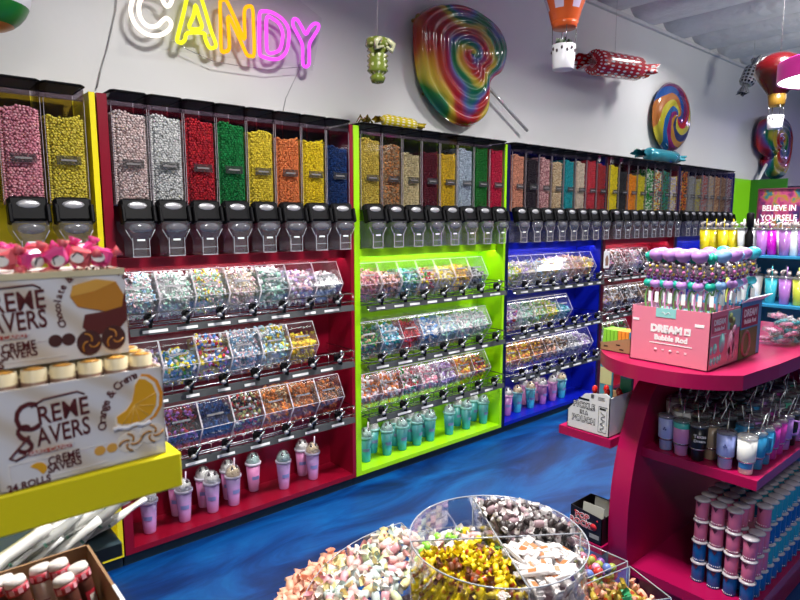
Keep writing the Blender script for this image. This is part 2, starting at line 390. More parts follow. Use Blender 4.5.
# ------------------------------------------------------------------ racks with bins
def pile_mesh(kind, seed, fill):
    """fill=1: up to the lid. Local y 0(front)..; profile of the bin, x 0..w"""
    r=random.Random(seed); mb=MB(); w=.150
    # bin section: front-most (.004,-.12) ; top front (.07,-.005); bottom front (.068,-.222); back .20
    def inside(y,z):
        top=-.012-(1-fill)*.12 + (0 if y>.07 else 0)
        lid = -.122+(y-.004)*(.117/.066) if y<.07 else -.006
        bot = -.122-(y-.004)*(.100/.064) if y<.068 else -.220
        return bot+.006 < z < min(lid-.006, top + .35*(y-.10)*(1-fill)*1.0)
    N={'nug':420,'ring':260,'block':330,'bit':900,'worm':240}[kind]
    k=0; tries=0
    while k<N and tries<40000:
        tries+=1
        x=r.uniform(.006,w-.006); y=r.uniform(.008,.16); z=r.uniform(-.218,-.008)
        if not inside(y,z): continue
        if y>.10 and z<-.09 and inside(y-.05,z): continue
        e=Euler((r.random()*6,r.random()*6,r.random()*6)); e=tuple(e)
        if kind=='nug': mb.geo(ICO1,TR((x,y,z),(.0135*r.uniform(.7,1.2),.010,.0075*r.uniform(.8,1.2)),e),True)
        elif kind=='bit': mb.geo(ICO1,TR((x,y,z),(.0072,.0058,.005),e),True)
        elif kind=='block':
            mb.box(-1,1,-1,1,-1,1,TR((x,y,z),(.012*r.uniform(.6,1.1),.006,.0045),e))
        elif kind=='worm':
            m=TR((x,y,z),1,e); mb.tube([m@Vector((.016*math.cos(a),.010*math.sin(a*1.3),.004*a)) for a in (0,.6,1.2,1.8,2.4)],.0042,5)
        else:
            m=TR((x,y,z),1,e); mb.tube([m@Vector((.011*math.cos(a*PI/4),.011*math.sin(a*PI/4),0)) for a in range(8)],.0042,5,True)
        k+=1
    # core hidden inside the pile
    f=-.035-(1-fill)*.12
    mb.prism([(.035,-.13),(.075,-.205),(.19,-.205),(.19,f),(.085,f)],.008,w-.008,0)
    return mb.mesh('candy')
PM={}
def pile(kind,var,fill):
    k=(kind,var,fill)
    if k not in PM:
        me=pile_mesh(kind,hash(str(k))%1000 if False else (len(kind)*31+var*7+int(fill*10)),fill); me.materials.append(M['candy0']); PM[k]=me
    return PM[k]
def make_bin():
    t=thing('candy_bin','x','candy bin'); w=.164
    P=[(0,-.12),(.066,-.002),(.20,-.002),(.20,-.226),(.064,-.226)]
    mb=MB()
    for x in (.0,w-.003): mb.prism(P,x,x+.0025,0)
    mb.prism([(0,-.12),(.064,-.226),(.0665,-.224),(.003,-.12)],.003,w-.003,0)
    mb.prism([(.064,-.226),(.20,-.226),(.20,-.223),(.064,-.223)],.003,w-.003,0)
    mb.build('body',acry,t)
    mb=MB(); mb.prism([(0,-.12),(.066,-.002),(.0685,-.0035),(.003,-.12)],.003,w-.003,0); mb.prism([(.066,-.002),(.20,-.002),(.20,.0),(.066,.0)],.003,w-.003,0)
    ld=mb.build('lid',acryl,t)
    mb=MB()
    for x in (-.0005,w-.003):
        mb.tube([(x+.0015,a,b) for a,b in (P[1],P[0],P[4])],.0016,4)
    mb.tube([(0,.066,-.001),(w,.066,-.001)],.0022,4); mb.tube([(0,0,-.12),(w,0,-.12)],.0013,4)
    mb.build('edge',edge,t)
    mb=MB(); mx=Matrix.Translation((w/2,.028,-.068))@Matrix.Rotation(math.atan2(.118,.066),4,'X')
    mb.box(-.05,.035,-.006,.004,.0010,.0020,mx); mb.build('label',tagdk,t)
    return t
tagdk=pm('bin_label',(.22,.22,.24),.5)
bproto=make_bin(); bused=False
def make_scoop():
    t=thing('scoop','x','scoop')
    mb=MB(); mb.prism([(-.014,-.012),(.014,-.012),(.018,.018),(.006,.030),(-.006,.030),(-.018,.018)],-.012,.012,1); mb.box(-.006,.006,-.03,-.008,-.03,.02,None,.002); mb.build('clip',blackp,t)
    mb=MB(); mb.tube([(-.02,-.02,-.012),(0,-.028,.012),(.022,-.03,.03)],[.009,.007,.005],6); mb.build('handle',darkm,t)
    mb=MB(); mb.geo(ICO2,TR((.008,-.02,.040),.0085)); mb.build('knob',silver,t)
    mb=MB(); mb.geo(ICO1,TR((-.016,-.022,-.004),(.016,.012,.012))); mb.build('cup',ovalm,t)
    return t
darkm=pm('dark_chrome',(.25,.26,.27),.25,metal=.9)
sproto=make_scoop(); sused=False
# colour mixes: (words, kind, colours, fill)
def c(*a): return list(a)
BINS={
 ('crimson',1.322,0):[('white pastel bits','bit',c(WHITE,PALEP,MINT,WHITE,SKY),1),('mint flecked bits','bit',c(WHITE,MINT,WHITE,(.8,.85,.8)),1),('yellow flecked bits','bit',c(WHITE,YEL,PALEP,MINT,WHITE),1),('pale pastel pieces','bit',c(WHITE,PALEP,CREAM,WHITE),1),
   ('mint chip pieces','nug',c(WHITE,MINT,(.2,.3,.3),WHITE),.95),('pink white pieces','nug',c(WHITE,PALEP,LAV),.7),('speckled nougats','nug',c(WHITE,GREY,WHITE),.55)],
 ('crimson',1.004,0):[('pale pink pieces','nug',c(PALEP,WHITE,LAV),.6),('blue green foils','block',c(BLU,GREEN,WHITE,SKY,YEL),.45),('rainbow gummies','nug',c(RED,PURP,YEL,WHITE,BLU,LAV),.98),('icy pastel pieces','bit',c(WHITE,PALEP,SKY,WHITE),1),('lime blue pieces','nug',c(MINT,WHITE,SKY,YEL),1),('yellow chews','nug',c(YEL,(.85,.5,.02)),.4)],
 ('crimson',.682,0):[('wine red chews','nug',c(DRED,PURP),.8),('plum chews','nug',c(PURP,DRED,BLK),.8),('navy blue foils','block',c(NAVY,(.01,.06,.2),NAVY),.85),('dark mixed chocolates','nug',c(BLK,RED,BRN,WHITE,(.3,.3,.1)),.85),('orange rings','ring',c(ORG,(.6,.2,.03),TAN),.88),('amber gummies','worm',c(ORG,TAN,(.5,.15,.03)),.85),('brown crunch pieces','nug',c((.35,.12,.03),BRN,ORG),.7)],
 ('lime',1.303,0):[('pink twists','worm',c(PINK,PALEP,PEACH),0.66),('salmon gummies','nug',c(PEACH,PALEP,BRN),0.46),('green teal gummies','nug',c(GREEN,TEAL,MINT,SKY),0.56),('cherry cream mix','nug',c(RED,CREAM,YEL,GREEN,PALEP),0.51),('lemon gummies','nug',c(YEL,CREAM),0.56),('amber rings','ring',c(GOLD,(.6,.3,.02),YEL),0.56),('dark liquorice','nug',c(BLK,GREY),0.35)],
 ('lime',.958,0):[('bottle green gummies','nug',c(GREEN,(.05,.12,.03),TAN),0.66),('turquoise gummies','nug',c(TEAL,SKY,WHITE),0.66),('ruby laces','worm',c(RED,(.5,.03,.05)),0.71),('blue frosted gummies','nug',c(SKY,BLU,WHITE),0.71),('mint frosted gummies','worm',c(MINT,WHITE,SKY),0.71),('mixed frosted worms','worm',c(WHITE,PALEP,MINT,GREY),0.76),('grey frosted worms','worm',c(WHITE,GREY,MINT),0.76)],
 ('lime',.645,0):[('orange pink fizzes','nug',c(ORG,PALEP,WHITE),0.71),('apricot gummies','nug',c(PEACH,ORG,WHITE,PALEP),0.76),('cherry lime mix','nug',c(WHITE,RED,GREEN,PALEP),0.71),('pink frosted gummies','nug',c(PALEP,WHITE,PINK),0.71),('lilac gummies','worm',c(LAV,WHITE,(.5,.3,.6)),0.71),('yellow corn candies','nug',c(YEL,ORG,CREAM),0.76),('caramel gummies','nug',c(GOLD,BRN,RED),0.66)],
 ('blue',1.292,0):[('green yellow gummies','nug',c(YEL,LIME,WHITE),0.61),('pearly gummies','nug',c((.55,.53,.5),CREAM,LAV),0.61),('white blue gummies','worm',c((.5,.5,.5),SKY,(.6,.5,.35)),0.61),('golden mix gummies','nug',c(CREAM,YEL,PEACH,SKY),0.66),('pink cream gummies','nug',c(PALEP,CREAM,WHITE),0.76),('peach gummies','worm',c(PALEP,CREAM,PEACH),0.81),('yellow peach rings','ring',c(YEL,PEACH,CREAM),0.66)],
 ('blue',.965,0):[('violet mix gummies','nug',c(PURP,WHITE,RED,LAV),0.71),('mint gummies','worm',c(MINT,(.3,.6,.4),WHITE),0.71),('pale green gummies','worm',c(MINT,CREAM,LIME),0.71),('yellow green gummies','nug',c(YEL,CREAM,LIME),0.66),('teal gummies','nug',c(TEAL,SKY),0.36)],
 ('blue',.655,0):[('orange yellow gummies','nug',c(YEL,ORG,(.6,.3,.02)),0.71),('gold orange gummies','nug',c(GOLD,ORG,YEL),0.76),('amber gummies','nug',c(ORG,BRN,GOLD),0.76),('brown toffees','nug',c(BRN,TAN,PEACH),0.71),('brown cream toffees','nug',c(BRN,WHITE,TAN),0.71),('grey white foils','nug',c(GREY,WHITE),0.66),('white mauve foils','nug',c(WHITE,LAV),0.56)],
 ('red',1.30,0):[('pink white foils','block',c(PALEP,WHITE,PINK,LAV),1),('pink brown foils','block',c(PALEP,WHITE,BRN),.95),('rose foils','block',c(PALEP,WHITE,DRED),.95),('mauve foils','block',c(LAV,WHITE,PALEP),.9),('brown foils','block',c(BRN,WHITE,BLK),.9)],
 ('red',.98,0):[('mauve brown foils','block',c(LAV,BRN,TAN),.9),('brown gold foils','block',c(BRN,TAN,WHITE),.9),('brown white foils','block',c(BRN,WHITE,BLK),.9),('dark foils','block',c(BLK,BRN,WHITE),.9),('tan foils','block',c(TAN,BRN),.9)],
 ('red',.66,0):[('green foils','block',c(LIME,GREEN,WHITE),.9),('olive foils','block',c(TAN,LIME,BRN),.9),('dark green foils','block',c(GREEN,BRN),.9)],
}
ROWN={0:'top',1:'middle',2:'bottom'}
unx={k:(a,b,w) for k,a,b,w in UN}
cnt={}
for (key,zt,_),lst in BINS.items():
    x0,x1,words=unx[key]; row=cnt.get(key,0); cnt[key]=row+1; rn=ROWN[row]
    xs0=x0+.046; pitch=.1655 if key!='red' else .1665
    if key=='lime' or key=='blue': pitch=.1612
    if (key,row)==('crimson',1): pitch=.166
    if (key,row)==('lime',0): pitch=.1535
    for i,(nm,kd,cols,fill) in enumerate(lst):
        x=xs0+i*pitch; lab='clear bin of %s, %s from left, %s rack, %s'%(nm,ORD[i],rn,words)
        if not bused: b=bproto; b.location=(x,2.70,zt); b['label']=lab; bused=True
        else: b=dup(bproto,(x,2.70,zt),0,lab)
        b['group']='clear candy bins in the wall racks'
        o=bpy.data.objects.new('candy',pile(kd,i%2,fill)); C.objects.link(o); o.location=(x+.007,2.703,zt)
        setmat(o,mixm(cols,.35,.15,.2)); tag(o,'%s heaped in the %s bin from left, %s rack, %s'%(nm,ORD[i],rn,words),'candy','candy heaped in the wall bins',kind='stuff')
    # wire rack
    xa=x0+.058; xb=x1-.045; zb=zt-.235
    t=thing('wire_rack','%s wire rack holding candy bins in the %s'%(rn,words),'rack',(0,0,zb),0,'wire racks of the wall cabinets')
    wm=darkw if key in('lime',) else chrome
    mb=MB()
    for y,z,r_ in ((2.655,.062,.0032),(2.645,.020,.0026)):
        mb.tube([(xa,2.92,z),(xa,y,z),(xb,y,z),(xb,2.92,z)],r_,5)
    mb.tube([(xa,2.925,.0),(xb,2.925,.0)],.003,5); mb.tube([(xa,2.72,.0),(xb,2.72,.0)],.003,5)
    k=int((xb-xa)/.08)
    for i in range(k+1):
        x=xa+(xb-xa)*i/k; mb.tube([(x,2.925,.0),(x,2.66,.0),(x,2.648,.022),(x,2.655,.062)],.0016,4)
    mb.build('wire_frame',wm,t)
    mb=MB(); mb.prism([(2.640,-.030),(2.646,-.030),(2.653,.000),(2.647,.000)],xa,xb,0); ps=mb.build('price_rail',stripm,t)
    q=random.Random(row*9+len(words)); x=xa+.05
    while x<xb-.12:
        wl=q.uniform(.05,.11); MB().prism([(2.6385,-.022),(2.640,-.022),(2.6425,-.010),(2.641,-.010)],x,x+wl,0).build('price_tag',tagm,ps); x+=wl+q.uniform(.04,.09)
    MB().box(xa+.01,xb-.01,2.664,2.682,-.020,-.004).build('light_housing',stripm,t)
    MB().box(xa+.02,xb-.02,2.668,2.678,-.024,-.0215).build('light_strip',led2 if 'led2' in globals() else em('led_strip_dim',(1,.97,.98),LEDQ),t)
    led2=M['led_strip_dim']
    ns={'crimson':7,'lime':7,'blue':7,'red':6}[key]
    for i in range(ns):
        x=xa+.075+i*(xb-xa-.11)/(ns-.45); lab='black scoop clip with silver knob, %s from left on %s rack, %s'%(ORD[i],rn,words)
        if not sused: s=sproto; s.location=(x,2.632,zb+.035); s['label']=lab; sused=True
        else: s=dup(sproto,(x,2.632,zb+.035),rnd.uniform(-.5,.5),lab)
        s['group']='scoops clipped along the racks'

# ------------------------------------------------------------------ cups on the cabinet bases
def cupm(name,a,b):
    m,n,out=nt(name); bs=n.nodes.new('ShaderNodeBsdfPrincipled'); setp(bs,rough=.25)
    tc=n.nodes.new('ShaderNodeTexCoord'); sp=n.nodes.new('ShaderNodeSeparateXYZ'); n.links.new(tc.outputs['Generated'],sp.inputs[0])
    r=ramp(n,[b,a],False); n.links.new(sp.outputs[2],r.inputs[0]); n.links.new(r.outputs[0],bs.inputs['Base Color']); n.links.new(bs.outputs[0],out.inputs[0]); return m
cm={'pink':cupm('pink_cup',(.62,.20,.42),(.62,.26,.48)),'lavender':cupm('lavender_cup',(.38,.26,.52),(.50,.18,.42)),'teal':cupm('teal_cup',(.12,.46,.44),(.01,.32,.42)),'blue':cupm('blue_teal_cup',(.10,.40,.5),(.02,.35,.6)),'violet':cupm('violet_cup',(.5,.2,.45),(.3,.1,.42))}
rimw=pm('cup_rim_white',(.62,.58,.68),.3); rimt=pm('cup_rim_teal',(.35,.68,.66),.3); rimp=pm('cup_rim_pink',(.8,.4,.62),.3)
whip=pm('whipped_topping',(.72,.70,.66),.6); whipc=pm('cream_topping',(.75,.58,.36),.6); whipg=pm('grey_teal_topping',(.35,.5,.46),.6)
dk=pm('dark_ears',(.06,.04,.05),.5); strawm=pm('pale_straw',(.75,.6,.75),.35)
dome=clear('dome_lid_plastic',(.93,.94,.95),.2,.06,.06)
def make_cup():
    t=thing('frappe_cup','x','cup')
    MB().lathe([(.026,0),(.028,.004),(.038,.150),(.036,.150)],20).build('cup_body',cm['pink'],t)
    MB().lathe([(.036,.148),(.043,.150),(.044,.160),(.040,.163),(.036,.162)],20).build('rim',rimw,t)
    mb=MB(); mb.lathe([(.036,.155),(.037,.165),(.030,.182),(.020,.196),(.008,.208),(0,.212)],14)
    for a in range(6): mb.geo(ICO1,TR((.022*math.cos(a),.022*math.sin(a),.178),(.015,.013,.014),(a,a,0)))
    mb.build('topping',whip,t)
    mb=MB(); 
    for s in (-1,1): mb.lathe([(.008,0),(.006,.010),(0,.022)],6,(s*.014,-.012,.195))
    mb.build('ears',dk,t)
    MB().lathe([(.039,.163),(.037,.182),(.028,.203),(.012,.216),(0,.218)],16).build('dome_lid',dome,t)
    mb=MB(); mb.mi=0; mb.lathe([(.0345,.07),(.0355,.09)],8,a0=-2.4,a1=-1.2); mb.build('print',printm,t)
    return t
printm=pm('blue_cup_print',(.20,.22,.48),.4)
cproto=make_cup(); 
ST=MB().tube([(.012,.006,.15),(.016,.004,.245)],.0035,8); stme=ST.mesh('straw'); stme.materials.append(strawm)
cused=False
def cup(x,y,body,rim,top,label,grp,straw=False,z=.086,rz=None):
    global cused
    mats={'cup_body':cm[body],'rim':rim,'topping':top}
    if not cused:
        c_=cproto; c_.location=(x,y,z); c_['label']=label; c_['group']=grp; cused=True; KIDS[c_.name]=list(c_.children)
        for k in c_.children: KIDS[k.name]=[]
    else: c_=dup(cproto,(x,y,z),rnd.uniform(-.5,.5) if rz is None else rz,label,grp,mats)
    if straw:
        o=bpy.data.objects.new('straw',stme); C.objects.link(o); o.parent=c_
def cups(lst,z,cabw,grp):
    for (px,py,back,body,rim,top,straw,desc) in lst:
        y=2.80 if not back else 2.885
        p=W(px,py,1,y)
        cup(p.x,y,body,rim,top,desc,grp,straw,z)
G1='frappe cups on the crimson base'; 
cups([(122,538,0,'lavender',rimw,whip,0,'leftmost lavender cup on the crimson base, half hidden by the yellow shelf'),
 (150,530,0,'lavender',rimw,whip,0,'lavender cup with blue print just under the yellow shelf corner'),
 (185,520,0,'lavender',rimw,whip,1,'lavender cup directly right of the yellow shelf end, pale topping'),
 (213,511,0,'lavender',rimw,whip,0,'lavender cup with white dome topping left of the tan topped cup'),
 (234,503,0,'lavender',rimw,whipc,1,'lavender cup with tan whipped topping on the crimson base'),
 (284,486,0,'lavender',rimw,whipg,0,'lavender cup with grey animal topping standing alone near the cabinet middle'),
 (313,477,0,'lavender',rimw,whipc,1,'rightmost front cup on the crimson base, pink with straw'),
 (203,480,1,'pink',rimw,whip,0,'pink back row cup left, behind the white topped cup'),
 (176,488,1,'pink',rimw,whip,0,'pink back row cup nearest the yellow shelf'),
 (228,473,1,'pink',rimw,whip,0,'pink back row cup behind the tan topped cup'),
 (253,466,1,'pink',rimw,whipg,0,'pink back row cup with teal topping in the middle of the crimson base'),
 (302,458,1,'pink',rimw,whip,0,'rightmost pink back row cup on the crimson base')],.086,'',G1)
G2='teal cups on the lime green base'
lst=[]
for i,(px,py) in enumerate([(366,466),(387,458),(402,452),(417,447),(430,443),(449,436),(466,429),(483,424)]):
    lst.append((px,py,0,'teal',rimt,whipg,i in(0,),'teal cup with dark ears, %s from left in the lime cabinet front row'%ORD[i]))
for i,(px,py) in enumerate([(373,455),(395,449),(410,443),(424,438),(457,428),(473,423)]):
    lst.append((px,py,1,'teal',rimt,whip,0,'teal cup, %s from left in the lime cabinet back row'%ORD[i]))
cups(lst,.086,'',G2)
G3='cups on the deep blue base'
cups([(507,412,0,'violet',rimp,whip,0,'violet cup cut by the left post of the deep blue cabinet'),
 (517,411,0,'blue',rimt,whipc,0,'blue cup with tan topping at left of the blue cabinet base'),
 (530,409,0,'blue',rimt,whipc,0,'second blue cup from left on the blue cabinet base'),
 (542,405,0,'violet',rimp,whip,0,'violet cup with pink rim on the blue cabinet base, left of another violet one'),
 (552,402,0,'violet',rimp,whip,0,'violet cup with pink rim on the blue cabinet base, next to last cup'),
 (561,400,0,'blue',rimt,whipc,0,'last blue cup at the right end of the blue base row'),
 (524,398,1,'pink',rimp,whip,0,'pink back row cup behind the blue pair in the blue cabinet'),
 (536,395,1,'pink',rimp,whip,0,'pink middle back row cup in the blue cabinet'),
 (556,390,1,'pink',rimp,whip,0,'rightmost pink back row cup in the blue cabinet')],.086,'',G3)

# ------------------------------------------------------------------ neon sign
def nq(cx,cy,y=2.885): return W(120+cx/3.81, cy/3.81, 1, y)
def smooth(pts,n=4):
    out=[];N=len(pts)
    for i in range(N):
        p0,p1,p2,p3=[Vector(pts[(i+k-1)%N]) for k in range(4)]
        for j in range(n):
            t=j/n; out.append(.5*((2*p1)+(p2-p0)*t+(2*p0-5*p1+4*p2-p3)*t*t+(3*p1-p0-3*p2+p3)*t**3))
    return out
sign=thing('neon_sign','neon sign spelling CANDY in white, yellow, orange and magenta outline letters','neon sign',nq(330,80))
LET=[('c_letter',(1,.88,.76),1.5,[[(192,14),(200,-12),(185,-34),(150,-48),(105,-50),(68,-30),(46,5),(42,50),(62,98),(105,131),(150,134),(185,115),(195,88),(178,69),(160,80),(145,96),(118,102),(92,88),(74,55),(74,10),(95,-18),(128,-26),(155,-12),(168,12),(180,24)]],.6),
 ('a_letter',(.92,.90,.03),1.05,[[(218,148),(240,60),(258,-15),(275,-32),(295,-32),(312,0),(345,110),(365,168),(356,182),(340,180),(325,148),(318,126),(258,126),(248,150),(236,162),(224,160)],[(264,106),(311,106),(300,60),(288,20),(280,60)]],.5),
 ('n_letter',(1,.42,.01),1.15,[[(386,188),(383,90),(382,10),(392,-1),(406,4),(440,75),(474,150),(474,90),(475,38),(490,24),(505,34),(509,110),(511,205),(497,213),(482,205),(450,135),(413,62),(414,120),(416,182),(402,196)]],.5),
 ('d_letter',(.95,.09,.85),1.15,[[(532,55),(545,43),(580,48),(618,72),(640,105),(644,140),(636,190),(615,218),(585,226),(545,216),(532,200),(531,120)],[(560,66),(583,72),(607,92),(620,130),(612,182),(590,200),(562,196),(558,130)]],.5),
 ('y_letter',(.82,.08,.95),1.15,[[(660,76),(674,74),(690,98),(708,130),(722,108),(740,90),(756,94),(754,112),(738,138),(722,168),(721,210),(720,244),(708,254),(697,244),(696,200),(694,168),(676,130),(660,98)]],.5)]
for nm,col,s,loops,kk in LET:
    mb=MB()
    for lp in loops: mb.tube([Vector(p)-sign.location for p in smooth([nq(*q) for q in lp],4)],.0095,8,True)
    mb.build(nm,em('neon_'+nm,col,s),sign)
mb=MB(); q=[nq(x,y,2.905) for x,y in ((20,-60),(660,-20),(770,70),(735,270),(640,250),(20,170))]; 
mb.prism([(p.x,p.z) for p in q],2.905,2.911,1); bp=mb.build('backing_panel',clear('sign_backing',(.955,.955,.96),.05),sign); bp.location=-sign.location
mb=MB(); 
for x,y in ((60,-20),(330,140),(690,240)): p=nq(x,y,2.94)-sign.location; mb.box(p.x-.006,p.x+.006,p.y-.03,p.y+.03,p.z-.006,p.z+.006)
mb.tube([nq(x,y,2.915)-sign.location for x,y in ((190,150),(260,190),(360,235),(450,250),(560,265),(700,255))],.0018,5)
mb.build('standoff',silver,sign)
cordm=pm('thin_white_cord',(.42,.42,.42),.5)
tag(MB().tube([W(x,y,1,2.955) for x,y in ((119,-40),(116,10),(107,50),(101,70),(97,88))],.003,5).build('power_cord',cordm),'thin cord running down the wall to the yellow cabinet top','cord')
tag(MB().tube([W(x,y,1,2.955) for x,y in ((300,68),(292,85),(286,98),(283,112))],.0025,5).build('power_cord',cordm),'thin cord hanging below the neon Y to the crimson dispensers','cord')

# ------------------------------------------------------------------ swirl lollipops
RAIN=[(.32,.008,.008),(.40,.05,.01),(.48,.30,.02),(.42,.36,.03),(.01,.15,.03),(.01,.12,.08),(.05,.08,.26),(.20,.03,.12),(.35,.01,.01)]
def swirlm(name, cols, turns, bands, dist=.6, const=False, line=False):
    m,n,out=nt(name); b=n.nodes.new('ShaderNodeBsdfPrincipled'); setp(b,rough=.12,coat=.6)
    uv=n.nodes.new('ShaderNodeUVMap'); sp=n.nodes.new('ShaderNodeSeparateXYZ'); n.links.new(uv.outputs[0],sp.inputs[0])
    tc=n.nodes.new('ShaderNodeTexCoord'); no=n.nodes.new('ShaderNodeTexNoise'); no.inputs['Scale'].default_value=2.2; no.inputs['Detail'].default_value=1; n.links.new(tc.outputs['Object'],no.inputs[0])
    a=n.nodes.new('ShaderNodeMath'); a.operation='MULTIPLY_ADD'; a.inputs[1].default_value=bands; n.links.new(sp.outputs[0],a.inputs[0])
    r_=n.nodes.new('ShaderNodeMath'); r_.operation='MULTIPLY_ADD'; r_.inputs[1].default_value=turns; n.links.new(sp.outputs[1],r_.inputs[0])
    k=n.nodes.new('ShaderNodeMath'); k.operation='MULTIPLY'; k.inputs[1].default_value=dist; n.links.new(no.outputs[0],k.inputs[0])
    n.links.new(k.outputs[0],r_.inputs[2]); n.links.new(r_.outputs[0],a.inputs[2])
    f=n.nodes.new('ShaderNodeMath'); f.operation='FRACT'; n.links.new(a.outputs[0],f.inputs[0])
    r=ramp(n,cols+([] if const else [cols[0]]),const); n.links.new(f.outputs[0],r.inputs[0])
    last=r
    n.links.new(last.outputs[0],b.inputs['Base Color']); n.links.new(b.outputs[0],out.inputs[0]); return m
def swirl_body(name, outline, ctr, depth, ripples, mat, parent, y0, rip=.010):
    """outline and centre: (x,z) points; front relief towards -y"""
    o=smooth([Vector((p[0],p[1],0)) for p in outline],5); n=len(o); K=ripples*6; cx,cz=ctr
    vs=[];uvs=[]; fs=[]
    for k in range(K+1):
        t=1-k/K
        d=depth*math.sqrt(max(0,1-t**5))+ (rip*abs(math.sin(PI*ripples*t)) if t<.97 else 0)
        for i,p in enumerate(o):
            vs.append((cx+(p.x-cx)*t, y0-d, cz+(p.y-cz)*t)); 
    for k in range(K):
        for i in range(n): j=(i+1)%n; fs.append((k*n+i,k*n+j,(k+1)*n+j,(k+1)*n+i))
    b0=len(vs); vs+=[(p.x,y0,p.y) for p in o]
    for i in range(n): j=(i+1)%n; fs.append((b0+j,b0+i,i,j))
    b1=len(vs); vs+=[(cx+(p.x-cx)*.9,y0+depth*.4,cz+(p.y-cz)*.9) for p in o]
    for i in range(n): j=(i+1)%n; fs.append((b0+i,b0+j,b1+j,b1+i))
    fs.append(tuple(b1+i for i in range(n)))
    mb=MB(); mb.add(vs,fs,True); ob=mb.build(name,mat,parent)
    me=ob.data; uv=me.uv_layers.new(name='UVMap'); 
    for poly in me.polygons:
        ang=[(vi%n)/n for vi in poly.vertices]; wrap=max(ang)-min(ang)>.5
        for li,vi in zip(poly.loop_indices,poly.vertices):
            k=vi//n; u=(vi%n)/n
            if wrap and u<.5: u+=1
            uv.data[li].uv=(u, 1-min(k,K)/K if vi<b0 else 1)
    return ob
def LQ(x,y,yy=2.86): return W(400+x/4.2857,y/4.2857,1,yy)
t=thing('lollipop','huge heart-like rainbow swirl lollipop on the wall above the lime green cabinet','lollipop')
ol=[(80,80),(125,33),(190,10),(265,14),(350,52),(420,112),(455,180),(460,240),(440,308),(402,338),(384,368),(382,425),(374,490),(340,530),(290,540),(220,510),(150,440),(100,350),(80,250),(74,150)]
o2=[(LQ(*p).x,LQ(*p).z) for p in ol]; cc=LQ(285,235)
swirl_body('candy_disc',o2,(cc.x,cc.z),.085,7,swirlm('rainbow_swirl',RAIN,1.35,1,2.2),t,2.90,.014)
sa=LQ(375,370,2.90); sb=LQ(545,560,2.90)
MB().tube([sa,sb],.012,10).build('stick',pm('clear_grey_stick',(.55,.55,.56),.15,metal=.3),t)
mb=MB()
for x,y in ((82,78),(128,396)): p=LQ(x,y,2.90); mb.geo(ICO2,TR(p,(.03,.02,.03))); mb.tube([p,p+Vector((0,.062,0))],.012,6)
mb.build('bracket',pm('brass_bracket',(.35,.22,.06),.4,metal=.6),t)

t=thing('lollipop','round striped swirl lollipop disc on the wall right of the red wrapped candy','lollipop')
cc=W(675.5,117,1,2.87); 
ring=[(cc.x+.375*math.cos(-a*PI/8),cc.z+.335*math.sin(-a*PI/8)) for a in range(16)]
cols2=[(.34,.30,.02),(.30,.10,.02),(.01,.05,.20),(.10,.01,.07),(.30,.01,.02),(.36,.32,.02),(.01,.02,.08),(.30,.14,.02),(.14,.01,.08),(.01,.07,.22)]
swirl_body('candy_disc',ring,(cc.x,cc.z),.07,3,swirlm('pinwheel_swirl',cols2,.55,1,.25,True),t,2.92,.006)
mb=MB(); mb.box(cc.x-.02,cc.x+.02,2.90,2.962,cc.z-.02,cc.z+.02); mb.build('bracket',silver,t)

t=thing('lollipop','far rainbow swirl lollipop with white stick behind the red balloon','lollipop')
def L3(x,y): return W(740+x/3.533,20+y/3.533,1,2.84)
ol=[(95,345),(135,335),(165,355),(180,400),(178,460),(168,520),(150,560),(125,560),(105,540),(100,500),(110,485),(85,462),(76,425),(80,380)]
o2=[(L3(*p).x,L3(*p).z) for p in ol]; q=L3(132,430)
swirl_body('candy_disc',o2,(q.x,q.z),.12,5,swirlm('rainbow_swirl_far',RAIN,1.3,1,1.5),t,2.90,.02)
MB().tube([L3(112,488)+Vector((0,.03,0)),L3(70,575)+Vector((0,.03,0))],.018,8).build('stick',pm('white_stick',(.8,.8,.8),.3),t)
mb=MB(); mb.box(q.x-.03,q.x+.03,2.90,2.962,q.z-.03,q.z+.03); mb.build('bracket',silver,t)

# ------------------------------------------------------------------ wrapped candy decorations
def dotm(name,base,dot,scale,th=.33):
    m,n,out=nt(name); b=n.nodes.new('ShaderNodeBsdfPrincipled'); setp(b,rough=.25,coat=.3)
    uv=n.nodes.new('ShaderNodeUVMap'); mp=n.nodes.new('ShaderNodeMapping'); mp.inputs['Scale'].default_value=(scale[0],scale[1],1); n.links.new(uv.outputs[0],mp.inputs[0])
    v=n.nodes.new('ShaderNodeTexVoronoi'); v.voronoi_dimensions='2D'; v.inputs['Scale'].default_value=1; v.inputs['Randomness'].default_value=.12; n.links.new(mp.outputs[0],v.inputs[0])
    l=n.nodes.new('ShaderNodeMath'); l.operation='LESS_THAN'; l.inputs[1].default_value=th; n.links.new(v.outputs['Distance'],l.inputs[0])
    x=n.nodes.new('ShaderNodeMix'); x.data_type='RGBA'; x.inputs[6].default_value=base+(1,); x.inputs[7].default_value=dot+(1,); n.links.new(l.outputs[0],x.inputs[0])
    n.links.new(x.outputs[2],b.inputs['Base Color']); n.links.new(b.outputs[0],out.inputs[0]); return m
def uvgrid(ob,k,rows):
    me=ob.data; uv=me.uv_layers.new(name='UVMap')
    for poly in me.polygons:
        us=[(vi%k)/k for vi in poly.vertices]; wr=max(us)-min(us)>.5
        for li,vi,u in zip(poly.loop_indices,poly.vertices,us):
            uv.data[li].uv=((u+1 if wr and u<.5 else u),(vi//k)/rows)
